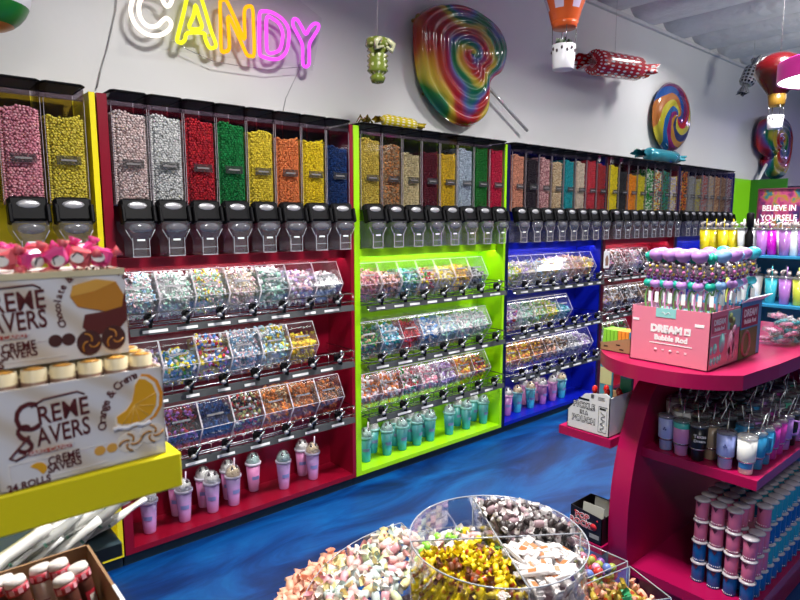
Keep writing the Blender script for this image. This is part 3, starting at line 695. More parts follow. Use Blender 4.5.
def wrapped(label,p,q,r,mat,wmat,tail=(.12,.12),fan=1.0,name='wrapped_candy',cat='candy decoration'):
    """body from p to q with a fanned twist at each end"""
    t=thing(name,label,cat); p=Vector(p); q=Vector(q); ax=(q-p); L=ax.length; rot=ax.to_track_quat('Z','Y').to_matrix().to_4x4(); mx=Matrix.Translation(p)@rot
    k=24; prof=[(.25*r,-.012),(.8*r,-.004),(r,.02)]+[(r,L*f) for f in (.2,.35,.5,.65,.8)]+[(r,L-.02),(.8*r,L+.004),(.25*r,L+.012)]
    mb=MB(); mb.lathe(prof,k,mx=mx); o=mb.build('body',mat,t); uvgrid(o,k,len(prof)-1)
    for s,z0,T in ((-1,-.01,tail[0]),(1,L+.01,tail[1])):
        vs=[];n=20;rows=5
        for j in range(rows):
            f=j/(rows-1)
            for i in range(n):
                a=2*PI*i/n; rr=r*(.22+.75*f*fan)*(1+.25*f*math.cos(a*5)); 
                vs.append(mx@Vector((rr*math.cos(a),rr*math.sin(a)*(1-.5*f),z0+s*T*(f+.12*f*math.sin(a*3)))))
        fs=[(j*n+i,j*n+(i+1)%n,(j+1)*n+(i+1)%n,(j+1)*n+i) for j in range(rows-1) for i in range(n)]
        mb=MB(); mb.add(vs,fs,True); o=mb.build('twisted_end',wmat,t); uvgrid(o,n,rows-1)
    return t
redd=dotm('red_polka_wrap',(.50,.004,.01),(.85,.8,.78),(20,10),.24); redd2=dotm('red_polka_twist',(.50,.004,.01),(.85,.8,.78),(9,3),.30)
t=wrapped('big red wrapped candy with white polka dots hanging beside the balloon basket',W(593,62,1,2.75),W(637,69,1,2.75),.098,redd,redd2,(.14,.17),1.15)
MB().tube([W(615,55,1,2.75),Vector((W(615,50,1,2.75).x,2.75,ZC+.02))],.0016,4).build('string',cordm,t)
yeld=dotm('yellow_polka_wrap',(.62,.50,.01),(.85,.8,.6),(14,8),.28)
wrapped('yellow wrapped candy with white dots lying on the lime cabinet dispensers',(2.27,2.78,2.124),(2.52,2.80,2.124),.036,yeld,pm('gold_foil',(.5,.38,.03),.2,metal=.5),(.05,.06),1.0)
tealw=pm('teal_foil',(.03,.28,.36),.15,coat=.8,metal=.3)
wrapped('teal foil wrapped candy lying on top of the far red cabinet dispensers',(5.42,2.80,2.150),(5.95,2.80,2.150),.065,tealw,tealw,(.16,.10),1.1)
bwd=dotm('white_black_dot_wrap',(.30,.30,.33),(.005,.005,.01),(12,7),.34)
p=CAM+(FW*FPX+RT*346+UP*216)/FPX*6.2; p2=CAM+(FW*FPX+RT*353+UP*232)/FPX*6.2
t=wrapped('white candy with black dots hanging high behind the red balloon',p,p2,.075,bwd,bwd,(.10,.10),.9)
MB().tube([p2,Vector((p2.x,p2.y,ZC+.02))],.002,4).build('string',cordm,t)
# green candy on a string
t=thing('hanging_candy','small green ribbed candy ornament hanging on a string above the crimson dispensers','candy decoration')
def D(px,py,dep): return CAM+(FW*FPX+RT*(px-400)+UP*(300-py))/FPX*dep
gm=dotm('green_dotted_foil',(.13,.17,.02),(.5,.5,.3),(9,4),.20); gp=D(377.5,60,3.0)
mb=MB(); prof=[(.004,-.115),(.030,-.110),(.040,-.085),(.030,-.072)]; 
for k in range(5): z=-.065+k*.024; prof+=[(.040+.006*math.sin(k),z),(.054,z+.012)]
prof+=[(.044,.055)]
mb.lathe(prof,20); o=mb.build('body',gm,t,gp); uvgrid(o,20,len(prof)-1)
mb=MB(); mb.lathe([(.044,.050),(.062,.066),(.056,.098),(.030,.108),(.0,.110)],20); 
o=mb.build('cap',gm,t,gp); uvgrid(o,20,4)
mb=MB(); 
for s in (-1,1): mb.tube([gp+Vector((s*.02,-.05,.09)),gp+Vector((s*.055,-.06,.07)),gp+Vector((s*.05,-.05,.04)),gp+Vector((s*.01,-.062,.052))],[.012,.014,.012,.006],7)
mb.build('curl',gm,t)
MB().tube([gp+Vector((0,0,.1)),Vector((gp.x,gp.y,ZC+.05))],.0014,4).build('string',cordm,t)
# gold bow on dispensers
t=thing('gold_bow','small gold foil bow on top of the first lime cabinet dispensers','bow',(2.13,2.78,2.087))
gb=pm('gold_foil_bow',(.5,.38,.06),.25,metal=.7); mb=MB()
for a in range(9): an=a*2*PI/9; mb.tube([(0,0,0),(.03*math.cos(an),.02*math.sin(an),.035+.012*math.sin(a*2)),(.055*math.cos(an),.03*math.sin(an),.008)],[.003,.008,.003],5)
mb.build('loops',gb,t)
# ------------------------------------------------------------------ hot-air balloons
def balloon(label,p,rb,env_mats,env_prof,basket_r,basket_h,gap,neckmat,group=None,seg=24):
    """p: centre of the basket bottom"""
    t=thing('hot_air_balloon',label,'hot air balloon',p)
    zb=basket_h+gap
    mb=MB(); vs=[]
    n=seg
    for r_,z in env_prof:
        for i in range(n): a=2*PI*i/n; vs.append((r_*math.cos(a),r_*math.sin(a),zb+z))
    fs=[];ms=[]
    for j in range(len(env_prof)-1):
        for i in range(n):
            fs.append((j*n+i,j*n+(i+1)%n,(j+1)*n+(i+1)%n,(j+1)*n+i)); ms.append(1 if (len(env_mats)>1 and j>=2 and (i//2)%2==0) else 0)
    mb.add(vs,fs,True); mb.m=ms; mb.build('envelope',env_mats,t)
    r0,z0=env_prof[0]; MB().lathe([(r0*.96,zb+z0-.006),(r0*1.03,zb+z0),(r0*1.06,zb+z0+.012),(env_prof[1][0]*1.02,zb+env_prof[1][1])],24).build('neck_band',neckmat,t)
    mb=MB(); mb.lathe([(basket_r*.86,0),(basket_r*.9,.004),(basket_r,basket_h),(basket_r*.94,basket_h),(basket_r*.88,basket_h*.5)],24); bk=mb.build('basket',bask,t)
    mb=MB()
    for i in range(14):
        a=2*PI*i/14; zz=basket_h*(.72 if i%2 else .82); mb.geo(ICO1,TR((basket_r*.985*math.cos(a),basket_r*.985*math.sin(a),zz),(basket_r*.11,basket_r*.11,basket_r*.16)))
    mb.build('cut_out',dk,bk)
    mb=MB()
    for i in range(4): a=PI/4+i*PI/2; mb.tube([(basket_r*.97*math.cos(a),basket_r*.97*math.sin(a),basket_h*.95),(r0*math.cos(a),r0*math.sin(a),zb+z0)],.0022,5)
    mb.build('ropes',darkm,t)
    top=zb+env_prof[-1][1]; MB().tube([(0,0,top-.01),(0,0,ZC+.03-p[2])],.0015,4).build('string',cordm,t)
    return t
bask=pm('white_basket',(.7,.7,.74),.4)
orm=pm('orange_balloon',(.62,.10,.015),.3); lavm=pm('lilac_panel',(.62,.55,.72),.3); redb=pm('dark_red_balloon',(.075,.002,.003),.25,coat=.2); goldn=pm('gold_neck',(.28,.15,.015),.35)
p=D(563,70,3.2)
balloon('orange and lilac hot air balloon with white basket, top cut off by the frame',p,0,[orm,lavm],[(.062,0),(.070,.025),(.085,.08),(.115,.16),(.16,.25),(.20,.36),(.20,.44),(.15,.54),(.06,.59),(.0,.60)],.062,.125,.09,orm)
mb=MB(); q=random.Random(3)
for i in range(40): mb.geo(ICO1,TR((q.uniform(-.035,.035),q.uniform(-.03,.03),.125+q.uniform(0,.028)),(.012,.008,.008),(q.random()*6,q.random()*6,0)))
tag(mb.build('greenery_tuft',mixm([(.05,.10,.05),(.25,.3,.22),(.03,.04,.03)],.5),None,p),'small grey green greenery tuft in the orange balloon basket','greenery')
p=D(774.5,129,3.6)
balloon('dark red hot air balloon with gold neck and white basket near the pink lamp',p,0,[redb],[(.042,0),(.050,.060),(.075,.100),(.106,.145),(.130,.190),(.127,.235),(.096,.272),(.050,.293),(.018,.298),(.0,.300)],.044,.078,.060,goldn)
# object at the top left corner
t=thing('hanging_globe','white green and orange striped hanging globe cut by the top left corner','hanging decoration')
p=D(-14,-12,2.15); stripes=[pm('globe_white',(.7,.7,.74),.3),pm('globe_green',(.01,.16,.02),.3),pm('globe_orange',(.6,.18,.03),.3)]
pr=[];mb=MB()
n=32; vs=[];fs=[];ms=[]
for j in range(17):
    a=-PI/2+PI*j/16
    for i in range(n): b=2*PI*i/n; vs.append((.14*math.cos(a)*math.cos(b),.14*math.cos(a)*math.sin(b),.15*math.sin(a)))
for j in range(16):
    for i in range(n): fs.append((j*n+i,j*n+(i+1)%n,(j+1)*n+(i+1)%n,(j+1)*n+i)); ms.append(2 if j<3 else (1 if j<6 else 0))
mb.add(vs,fs,True); mb.m=ms; mb.build('shell',stripes,t,p)
MB().tube([p+Vector((0,0,.14)),Vector((p.x,p.y,ZC+.04))],.0015,4).build('string',cordm,t)
# pendant ring lamp
lm=pm('magenta_lamp_shade',(.55,.03,.28),.3); t=thing('pendant_lamp','round magenta pendant lamp with glowing white underside at the right edge','lamp',D(842,78,2.8))
a=.262
MB().lathe([(a,0),(a,.085),(a-.004,.09),(a*.55,.095),(a*.30,.09),(a*.30,0),(a*.33,-.002),(a*.33,.03),(a*.97,.03),(a*.98,-.002),(a,0)],48,cap=False).build('shade',lm,t)
MB().lathe([(a*.33,.004),(a*.65,.002),(a*.975,.004)],48,cap=False).build('diffuser',em('lamp_diffuser',(1,.97,1),4.5),t)
MB().tube([(0,0,.09),(0,0,ZC+.05-t.location.z)],.004,6).build('cord',blackp,t)
mb=MB()
for k in range(3): an=k*2*PI/3; mb.tube([(0,0,.2),(a*.4*math.cos(an),a*.4*math.sin(an),.09)],.002,4)
mb.build('suspension_wires',silver,t)
# framed tag on cabinet post
t=thing('hanging_tag','small white tag with a brown bag picture on the post right of the blue cabinet','tag',W(606.5,259,1,2.69))
MB().box(-.045,.04,-.004,.0,-.075,.065).build('card',tagm,t); mb=MB(); mb.prism([(-.02,-.055),(.02,-.055),(.024,.0),(.008,.03),(-.008,.03),(-.024,.0)],-.006,-.004,1); mb.build('picture',pm('bag_picture',(.25,.14,.09),.6),t)

# ------------------------------------------------------------------ magenta tower shelf
mag=pm('magenta_laminate',(.36,.003,.065),.3)
TX=2.03
t=thing('display_stand','magenta display stand with round-ended shelves and a curved side panel','display stand',(0,0,0))
def shelfarc(pts,z0,z1): 
    mb=MB(); mb.prism(pts,z0,z1,2); return mb
arc=[]
for k in range(41):
    f=k/40; y=1.235-f*(.525); x=1.945+.135*abs(2*f-1)**2.6+.02*(f<.5)*(abs(2*f-1)**2); arc.append((x,y))
top=arc+[(2.35,.690),(3.3,.665),(3.3,1.24),(2.3,1.25)]
shelfarc(top,1.0,1.05).build('top_shelf',mag,t)
# curved side panel
co_=[(2.36,1.0),(2.22,.965),(2.145,.925),(2.10,.875),(2.065,.80),(2.035,.73),(2.015,.66),(1.998,.58),(1.99,.50),(1.988,.42),(1.992,.34),(2.0,.28),(2.0,.2),(1.99,0)]
co=[co_[0]]
for i_ in range(1,len(co_)-2):
    P_=[Vector(co_[i_+k_-1]) for k_ in range(4)]
    for j_ in range(5):
        u_=j_/5; co.append(tuple(.5*((2*P_[1])+(P_[2]-P_[0])*u_+(2*P_[0]-5*P_[1]+4*P_[2]-P_[3])*u_*u_+(3*P_[1]-P_[0]-3*P_[2]+P_[3])*u_**3)))
co+=[co_[-2],co_[-1]]
mb=MB(); mb.prism(co+[(3.3,0),(3.3,1.0)],1.03,1.105,1); mb.build('side_panel',mag,t)
MB().box(2.065,3.3,.642,1.03,.684,.718).build('middle_shelf',mag,t)
MB().box(2.03,3.3,.63,1.03,.225,.262).build('lower_shelf',mag,t)
MB().box(2.10,3.3,.70,1.03,0,.225).build('plinth',mag,t)
mb=MB(); mb.box(3.0,3.3,.655,1.03,.718,1.0); mb.build('back_panel',mag,t)
MB().box(1.975,2.6,1.105,1.328,.712,.745).build('left_shelf',mag,t)
MB().box(1.95,2.6,1.105,1.30,.30,.33).build('left_lower_shelf',mag,t)
mb=MB(); mb.box(2.6,2.64,1.105,1.36,0,1.0); mb.build('left_back_panel',mag,t)

# DREAM box
pk=pm('pink_box_card',(.72,.20,.29),.5); pk2=pm('pink_box_side',(.70,.22,.30),.5); mintm=pm('mint_panel',(.25,.58,.56),.5); whm=pm('white_print',(.85,.82,.83),.5); mar=pm('maroon_panel',(.32,.02,.07),.5); blum=pm('box_blue',(.08,.35,.6),.5); grn=pm('leafy_photo',(.13,.16,.05),.6)
bx0,bx1,by0,by1,bz0,bz1=2.035,2.285,.805,1.08,1.051,1.247
t=thing('bubble_wand_box','pink DREAM Bubble Rod display box full of bubble wands on the top shelf','display box',(bx0,by0,bz0)); w,d,h=bx1-bx0,by1-by0,bz1-bz0
mb=MB(); th=.003
mb.box(0,th,0,d,0,h); mb.box(w-th,w,0,d,0,h); mb.box(0,w,0,th,0,h); mb.box(0,w,d-th,d,0,h); mb.box(0,w,0,d,0,.003); mb.mat(1); mb.box(th,w-th,th,d-th,h-.03,h-.027)
b=mb.build('carton',[pk,mintm],t)
def rowt(s,size,yc,z,mat=whm,off=.0006,sx=1.): return text(s,size,mat,t,FACE((-.0008,yc,z),'-x'),.0004,off,sx=sx)
rowt('DREAM',.034,.146,.122,off=.0024,sx=.98); rowt('Bubble Rod',.0245,.129,.091,off=.0015,sx=1.0); 
mb=MB(); mb.box(-.0012,0,.055,.203,.070,.073); mb.box(-.0012,0,.062,.084,.111,.134); mb.build('underline',whm,t)
text('in',.013,pk,t,FACE((-.0016,.073,.122),'-x'),.0004,.0004)
mb=MB()
for i in range(5): yy=.18-i*.026; mb.lathe([(.0055,0),(.0055,.0012)],10,mx=Matrix.Translation((-.0002,yy,.048))@Matrix.Rotation(-PI/2,4,'Y')) if i in(0,2) else mb.box(-.0012,0,yy-.004,yy+.004,.045+.003*(i%2),.052)
mb.build('icons',pm('pale_icons',(.85,.55,.6),.5),t)
mb=MB(); mb.box(-.0012,0,.115,.185,h-.032,h); mb.build('mint_tab',mintm,t)
mb=MB(); mb.tube([(-.0014,.165-i*.004,h-.017+.004*math.sin(i*1.3)) for i in range(9)],.0009,4); mb.build('script',whm,t)
mb=MB(); mb.box(-.0012,0,.245,.268,h-.052,h-.044); mb.box(-.0012,0,.02,.05,h-.052,h-.042); mb.build('price_stickers',whm,t)
# side facing -y
def sf(x0,x1,z0,z1,m,nm,e=.0012): return MB().box(x0,x1,-e,0,z0,z1).build(nm,m,t)
sf(.015,.125,.125,.178,pm('side_title_panel',(.55,.08,.14),.5),'title_panel'); text('DREAM',.026,whm,t,FACE((.070,-.0016,.160)),.0003,.001,sx=1.1); text('Bubble Rod',.017,whm,t,FACE((.070,-.0016,.137)),.0003,.0006)
sf(.01,.13,.112,.116,whm,'rule')
mb=MB(); 
for x,z,rx,rz_ in ((.100,.085,.022,.034),(.045,.072,.015,.018),(.015,.068,.008,.015),(.02,.030,.010,.013),(.045,.030,.010,.013),(.070,.030,.010,.013),(.09,.035,.008,.012)):
    mb.lathe([(1,0),(1,.0014)],20,mx=Matrix.Translation((x,0,z))@Matrix.Rotation(PI/2,4,'X')@Matrix.Diagonal((rx,rz_,1,1)))
mb.build('mint_dots',mintm,t)
sf(.14,w-.003,.125,.190,mintm,'scene_panel'); 
mb=MB(); 
for x,z,r_ in ((.16,.165,.018),(.185,.15,.015),(.17,.135,.014)): mb.lathe([(r_,0),(r_,.002)],16,mx=Matrix.Translation((x,0,z))@Matrix.Rotation(PI/2,4,'X'))
mb.build('leaf_motif',grn,t)
mb=MB()
for x,z,rx,rz_ in ((.175,.075,.030,.045),(.200,.115,.024,.022),(.160,.04,.012,.025),(.20,.045,.012,.03)): mb.lathe([(1,0),(1,.0018)],20,mx=Matrix.Translation((x,0,z))@Matrix.Rotation(PI/2,4,'X')@Matrix.Diagonal((rx,rz_,1,1)))
mb.build('pink_shapes',pm('pale_pink_shape',(.72,.35,.48),.5),t)
# second box
t2=thing('bubble_wand_box','second bubble wand box with maroon title and leafy photo, right of the pink one','display box',(2.29,.806,1.051)); w,d,h=.20,.24,.205
mb=MB(); mb.box(0,th,0,d,0,h); mb.box(w-th,w,0,d,0,h); mb.box(0,w,0,th,0,h); mb.box(0,w,d-th,d,0,h); mb.box(0,w,0,d,0,.003); mb.build('carton',blum,t2)
mb=MB(); mb.add([(0,0,h),(w,0,h),(w+.01,-.03,h+.022),(-.01,-.03,h+.022),(0,.003,h),(w,.003,h),(w+.01,-.027,h+.024),(-.01,-.027,h+.024)],[(0,1,2,3),(7,6,5,4),(0,3,7,4),(3,2,6,7),(2,1,5,6),(1,0,4,5)]); mb.build('flap',pm('pale_flap',(.72,.75,.78),.5),t2)
MB().box(.012,w-.035,-.0012,0,.115,.190).build('title_panel',mar,t2)
text('DREAM',.038,whm,t2,FACE((w/2-.012,-.0016,.165)),.0003,.0012); text('Bubble Rod',.024,whm,t2,FACE((w/2-.012,-.0016,.135)),.0003,.0006)
MB().box(.0,w-.035,-.0012,0,.0,.108).build('photo_panel',grn,t2)
mb=MB(); mb.tube([(.055+.035*math.cos(a*PI/8),-.002,.055+.045*math.sin(a*PI/8)) for a in range(16)],.006,5,True); mb.build('hoop_picture',pm('hoop_print',(.35,.12,.12),.5),t2)
# bubble wands
lavr=pm('lilac_rubber',(.46,.23,.58),.4,sub=.0); tealr=pm('teal_rubber',(.01,.36,.27),.4); blr=pm('pale_blue_rubber',(.25,.45,.75),.4); yer=pm('yellow_rubber',(.7,.68,.12),.4); aqr=pm('aqua_rubber',(.05,.5,.6),.4)
tubec=clear('wand_tube',(.93,.93,.95),.2,.06,.04); chips=mixm([(.3,.02,.08),(.10,.02,.08),(.7,.5,.05),(.15,.05,.28),(.45,.12,.3),(.03,.04,.18),(.6,.5,.55),(.06,.02,.05)],.3)
lpm={'teal_rubber':pm('green_loop',(.22,.42,.12),.4),'lilac_rubber':pm('pink_loop',(.75,.32,.60),.4)}
def make_wand(cm_,kind):
    t=thing('bubble_wand','x','bubble wand')
    if kind=='flower': mb=MB().lathe([(0,.397),(.010,.3955),(.020,.391),(.0265,.382),(.0275,.373),(.023,.362),(.013,.354),(.009,.350)],16)
    else:
        mb=MB(); mb.lathe([(.008,.346),(.011,.352),(.012,.365),(.009,.380),(0,.388)],12)
        for a in range(5): mb.geo(ICO1,TR((.010*math.cos(a*1.257),.010*math.sin(a*1.257),.368),(.009,.009,.015)))
    mb.build('head',cm_,t)
    mb=MB(); r=random.Random(5)
    mb.tube([(0,0,.285),(0,0,.35)],.0018,5)
    for i in range(16): mb.geo(ICO1,TR((r.uniform(-.010,.010),r.uniform(-.010,.010),r.uniform(.290,.345)),(.007,.007,.008),(r.random()*6,0,r.random()*6)))
    mb.build('beads',chips,t)
    MB().lathe([(.013,.284),(.013,.350)],12).build('tube',tubec,t)
    MB().lathe([(.006,.256),(.016,.262),(.0195,.271),(.016,.280),(.011,.286)],14).build('knob',cm_,t)
    mb=MB(); mb.tube([(.0105*math.sin(a*PI/5),0,.214+.040*-math.cos(a*PI/5)) for a in range(10)],.0032,6,True); mb.tube([(0,0,0),(0,0,.176)],.006,6); mb.build('loop_handle',lpm.get(cm_.name,cm_),t)
    MB().box(.004,.018,-.008,-.007,.205,.243).build('tag',tagm,t)
    return t
wp={}
def wand(x,y,z,kind,mat,mname,label,rz=0,tilt=(0,0)):
    k=(kind,mname)
    if k not in wp: o=make_wand(mat,kind); wp[k]=o; KIDS[o.name]=list(o.children); [KIDS.setdefault(c_.name,[]) for c_ in o.children]; o.location=(x,y,z)
    else: o=dup(wp[k],(x,y,z),0)
    o.rotation_euler=(tilt[0],tilt[1],rz); o['label']=label; o['group']='bubble wands standing in the display boxes'; return o
zb=1.055
for i,y in enumerate((1.020,.972,.924,.868)): wand(2.075,y,zb,'flower',lavr,'l','lilac mushroom-headed bubble wand, %s from left in the front row'%ORD[i],-PI/2,(rnd.uniform(-.02,.02),0))
for i,y in enumerate((1.050,.996,.948,.896,.838)): wand(2.092,y,zb,'bud',tealr,'t','teal-headed bubble wand, %s from left behind the lilac front row'%ORD[i],-PI/2)
for i,y in enumerate((1.04,.985,.93,.880)): wand(2.160,y,zb,'flower',lavr,'l','lilac bubble wand, %s from left in the second lilac row'%ORD[i],-PI/2)
for i,y in enumerate((1.05,.99,.93,.87)): wand(2.225,y,zb,'bud',tealr,'t','teal bubble wand, %s from left in the last row of the pink box'%ORD[i],-PI/2)
spec=[(2.165,.832,'flower',blr,'b','pale blue bubble wand at the right corner of the pink box'),(2.25,.828,'flower',lavr,'l','lilac bubble wand at the back right corner of the pink box'),
 (2.318,.835,'bud',blr,'b','pale blue bud wand at the left corner of the second box'),(2.345,.87,'flower',yer,'y','yellow bubble wand at the left of the second box'),(2.385,.845,'flower',lavr,'l','lilac bubble wand in the middle of the second box'),
 (2.425,.875,'flower',yer,'y','yellow bubble wand at the right of the second box'),(2.46,.84,'flower',aqr,'a','aqua bubble wand at the right end of the second box'),(2.32,.94,'flower',lavr,'l','lilac wand in the back row of the second box, left'),
 (2.39,.95,'bud',aqr,'a','aqua bud wand in the back row of the second box'),(2.45,.94,'flower',aqr,'a','aqua round wand in the back row of the second box, right')]
for x,y,k,m_,n_,l in spec: wand(x,y,zb,k,m_,n_,l,-PI/2)

# cardboard tray with green and orange sticks (left end of the top shelf)
card=pm('brown_cardboard',(.30,.17,.08),.8); cardi=pm('brown_cardboard_inside',(.24,.14,.075),.8)
t=thing('cardboard_tray','open brown cardboard tray left of the pink DREAM box','tray',(2.085,1.095,1.051))
mb=MB(); mb.prism([(0,0),(.135,0),(.135,.025),(.125,.030),(.02,.058),(0,.06)],0,.003,0); mb.box(.15,.153,0,.135,0,.06); mb.box(0,.153,0,.003,0,.055); mb.box(0,.153,.132,.135,0,.03); mb.box(0,.153,0,.135,0,.002); mb.build('carton',card,t)
mb=MB(); 
for y,z,a in ((.11,.018,.3),(.06,.028,-.4),(.045,.012,.5)): mb.box(-.0008,0,y-.008,y+.008,z-.002,z+.002,Matrix.Translation((0,0,0)))
mb.build('printed_marks',blackp,t)
gs=pm('green_pack',(.22,.55,.04),.4); os_=pm('orange_pack',(.75,.26,.03),.4); bs=pm('blue_pack',(.05,.25,.5),.4)
lbl={0:'bright green candy pack',1:'orange candy pack',2:'blue candy pack'}
kk=0
for j,(n_,m_) in enumerate(((4,gs),(3,os_),(1,bs))):
    for i in range(n_):
        y=2.0
        o=MB().box(-.035,.035,-.0070,.0070,0,.078,None,.002).build('candy_pack',m_,None,(2.13,1.2185-kk*.0155,1.055)); kk+=1
        tag(o,'%s, %s, standing in the cardboard tray'%(lbl[j],('%s of %d from left'%(ORD[i],n_)) if n_>1 else 'next to the DREAM box'),'candy pack','candy packs in the cardboard tray')
# red capped bottles under the top shelf
t=thing('cardboard_tray','small tan tray under the top shelf behind the pickle box','tray',(2.16,1.13,.746)); mb=MB(); mb.box(0,.003,0,.2,0,.06); mb.box(.2,.203,0,.2,0,.07); mb.box(0,.2,0,.003,0,.06); mb.box(0,.2,.197,.2,0,.06); mb.box(0,.2,0,.2,0,.003); mb.build('carton',card,t)
redg=pm('red_glitter_cap',(.6,.01,.01),.2,coat=.5); pb=pm('picture_pack',(.05,.25,.35),.4)
for i in range(6):
    x=2.18+.04*(i%2); y=1.30-.028*i
    tt=thing('candy_bottle','red capped candy bottle, %s from left, behind the white pickle box'%ORD[i],'candy bottle',(x,y,.751),0,'red capped bottles behind the pickle box')
    MB().lathe([(.011,0),(.012,.004),(.012,.055),(.008,.062)],12).build('bottle',pm('tan_bottle%d'%i,(.3,.15,.06),.4) if i==0 else M['tan_bottle0'],tt)
    mb=MB(); mb.geo(ICO2,TR((0,0,.072),(.012,.012,.012))); mb.build('cap',redg,tt); tt.scale=(1,1,1.48)
t=thing('hanging_pouch','teal and cream pouches hanging under the left end of the top shelf','pouch',(2.25,1.29,.86))
o=MB().box(-.006,.006,-.03,.03,-.07,.12,None,.004).build('pouch',pb,t); MB().box(-.0072,-.006,-.026,.026,.01,.08).build('print',pm('cream_print',(.5,.5,.25),.5),t)
t=thing('hanging_pouch','blue pouch hanging right of the teal and cream pouch under the top shelf','pouch',(2.25,1.20,.86))
MB().box(-.006,.006,-.028,.028,-.07,.12,None,.004).build('pouch',bs,t); MB().box(-.0072,-.006,-.024,.024,-.03,.05).build('print',tealr,t)
# pickle box
wb=pm('white_carton',(.66,.66,.66),.6); t=thing('pickle_box','white PICKLE IN A POUCH display carton on the small magenta shelf','display box',(1.985,1.12,.746))
# front face in plane x=0, y from 0 (right) to .21 (left)
mb=MB(); mb.prism([(0,0),(.178,0),(.178,.070),(.105,.148),(.015,.165),(0,.155)],0,.003,0); mb.box(0,.16,.175,.178,0,.070); mb.box(0,.16,0,.003,0,.15); mb.box(.157,.16,0,.178,0,.10); mb.box(0,.16,0,.178,0,.003); mb.build('carton',wb,t)
def pt(s,size,y,z,m_,off,e,sx=1): return text(s,size,m_,t,FACE((e,y,z),'-x'),.0002,off,sx=sx,space=1.14)
for s,sz,y,z in (('PICKLE',.031,.107,.100),('IN A',.017,.107,.073),('POUCH',.031,.107,.045)):
    pt(s,sz,y,z,blackp,.0022,-.0006,.86); pt(s,sz,y,z,wb,-.0001,-.0012,.86)
MB().box(-.0008,0,.085,.130,.122,.129).build('banner',blackp,t)
mb=MB()
for a,b_ in (((.010,.014),(.010,.112)),((.044,.014),(.044,.112))): mb.box(-.0006,0,a[0]-.0006,a[0]+.0006,a[1],b_[1])
mb.box(-.0006,0,.010,.044,.013,.0145); mb.box(-.0006,0,.010,.044,.111,.1125); mb.box(-.0006,0,.015,.040,.100,.107)
mb.tube([(-.0006,.027+.010*math.sin(i*1.9),.02+i*.0065) for i in range(12)],.0008,4)
for i in range(4): mb.box(-.0006,0,.066-.0,.078,.137+i*.004,.139+i*.004)
for i in range(3): mb.box(-.0006,0,.022,.048,.135+i*.005,.1365+i*.005)
mb.build('line_print',blackp,t)
for i in range(3):
    o=MB().box(-.012,.012,-.004,.004,0,.085,Matrix.Rotation(.3*(i-1),4,'Z'),.002).build('pickle_pouch',pm('red_white_pouch',(.5,.2,.18),.4) if i==0 else M['red_white_pouch'],None,(2.05+.02*i,1.25-.03*i,.752))
    tag(o,'small pouch sticking out of the pickle carton, %s from left'%ORD[i],'pouch','pouches in the pickle carton')
# pop rocks box
blb=pm('black_carton',(.012,.008,.010),.35); redp=pm('red_print',(.6,.02,.03),.4); greyc=pm('grey_card_inside',(.42,.42,.38),.7)
t=thing('candy_carton','black POP ROCKS carton with red lettering beside the stand foot','candy carton',(1.955,1.112,.331))
mb=MB(); mb.prism([(0,0),(.135,0),(.135,.12),(0,.105)],0,.003,0); mb.box(0,.14,.132,.135,0,.12); mb.box(0,.14,0,.003,0,.105); mb.box(.137,.14,0,.135,0,.12); mb.box(0,.14,0,.135,0,.003); mb.build('carton',blb,t)
for s,z in (('POP',.088),('ROCKS',.060)):
    text(s,.032,whm,t,FACE((-.0006,.085,z),'-x'),.0003,.0028); text(s,.032,redp,t,FACE((-.0012,.085,z),'-x'),.0003,.0006)
mb=MB(); mb.lathe([(.014,0),(.014,.0015)],12,mx=Matrix.Translation((-.0002,.035,.062))@Matrix.Rotation(-PI/2,4,'Y')); 
for y,z in ((.02,.09),(.10,.03),(.12,.02),(.115,.10)): mb.lathe([(.004,0),(.004,.0012)],8,mx=Matrix.Translation((-.0002,y,z))@Matrix.Rotation(-PI/2,4,'Y'))
mb.build('red_burst',redp,t); MB().box(-.001,0,.01,.05,.018,.034).build('strapline',pm('grey_print',(.3,.3,.3),.5),t)
mb=MB(); mb.box(.03,.033,.02,.11,.07,.130,Matrix.Rotation(.15,4,'Y')); mb.box(.085,.088,.01,.09,.08,.145,Matrix.Rotation(.1,4,'Y')); mb.build('raised_flaps',greyc,t)

# handled tumblers on the middle shelf
tmc={k:pm('tumbler_'+k,v,.3) for k,v in dict(periwinkle=(.30,.36,.72),teal_pink=(.55,.22,.52),black=(.01,.01,.012),tan=(.4,.3,.2),white=(.75,.75,.74),blue=(.03,.25,.5),magenta=(.5,.04,.35),lilac=(.42,.2,.6),mint=(.1,.5,.35)).items()}
lidc=clear('tumbler_lid',(.6,.6,.62),1.2,.08,.12,(.5,.5,.52)); stm=pm('steel_band',(.6,.6,.62),.2,metal=1)
def make_tumbler():
    t=thing('handled_tumbler','x','tumbler')
    MB().lathe([(.019,0),(.021,.003),(.022,.038),(.027,.045),(.029,.118),(.027,.118)],20).build('tumbler_body',tmc['white'],t)
    MB().lathe([(.0225,.036),(.0275,.0425),(.0278,.045)],20).build('band',stm,t)
    MB().lathe([(.028,.116),(.031,.119),(.031,.126),(.022,.131),(.012,.132),(0,.132)],20).build('lid',lidc,t)
    MB().tube([(.026,0,.108),(.046,0,.106),(.049,0,.085),(.046,0,.062),(.027,0,.055)],.0042,6).build('handle',tmc['white'],t)
    MB().tube([(.004,0,.10),(.008,.001,.130),(.028,.006,.190)],.0020,6).build('straw',silver,t)
    return t
tp=make_tumbler(); KIDS[tp.name]=list(tp.children); [KIDS.setdefault(c_.name,[]) for c_ in tp.children]; tused=False
mintm2=pm('mint_top_band',(.05,.45,.42),.3)
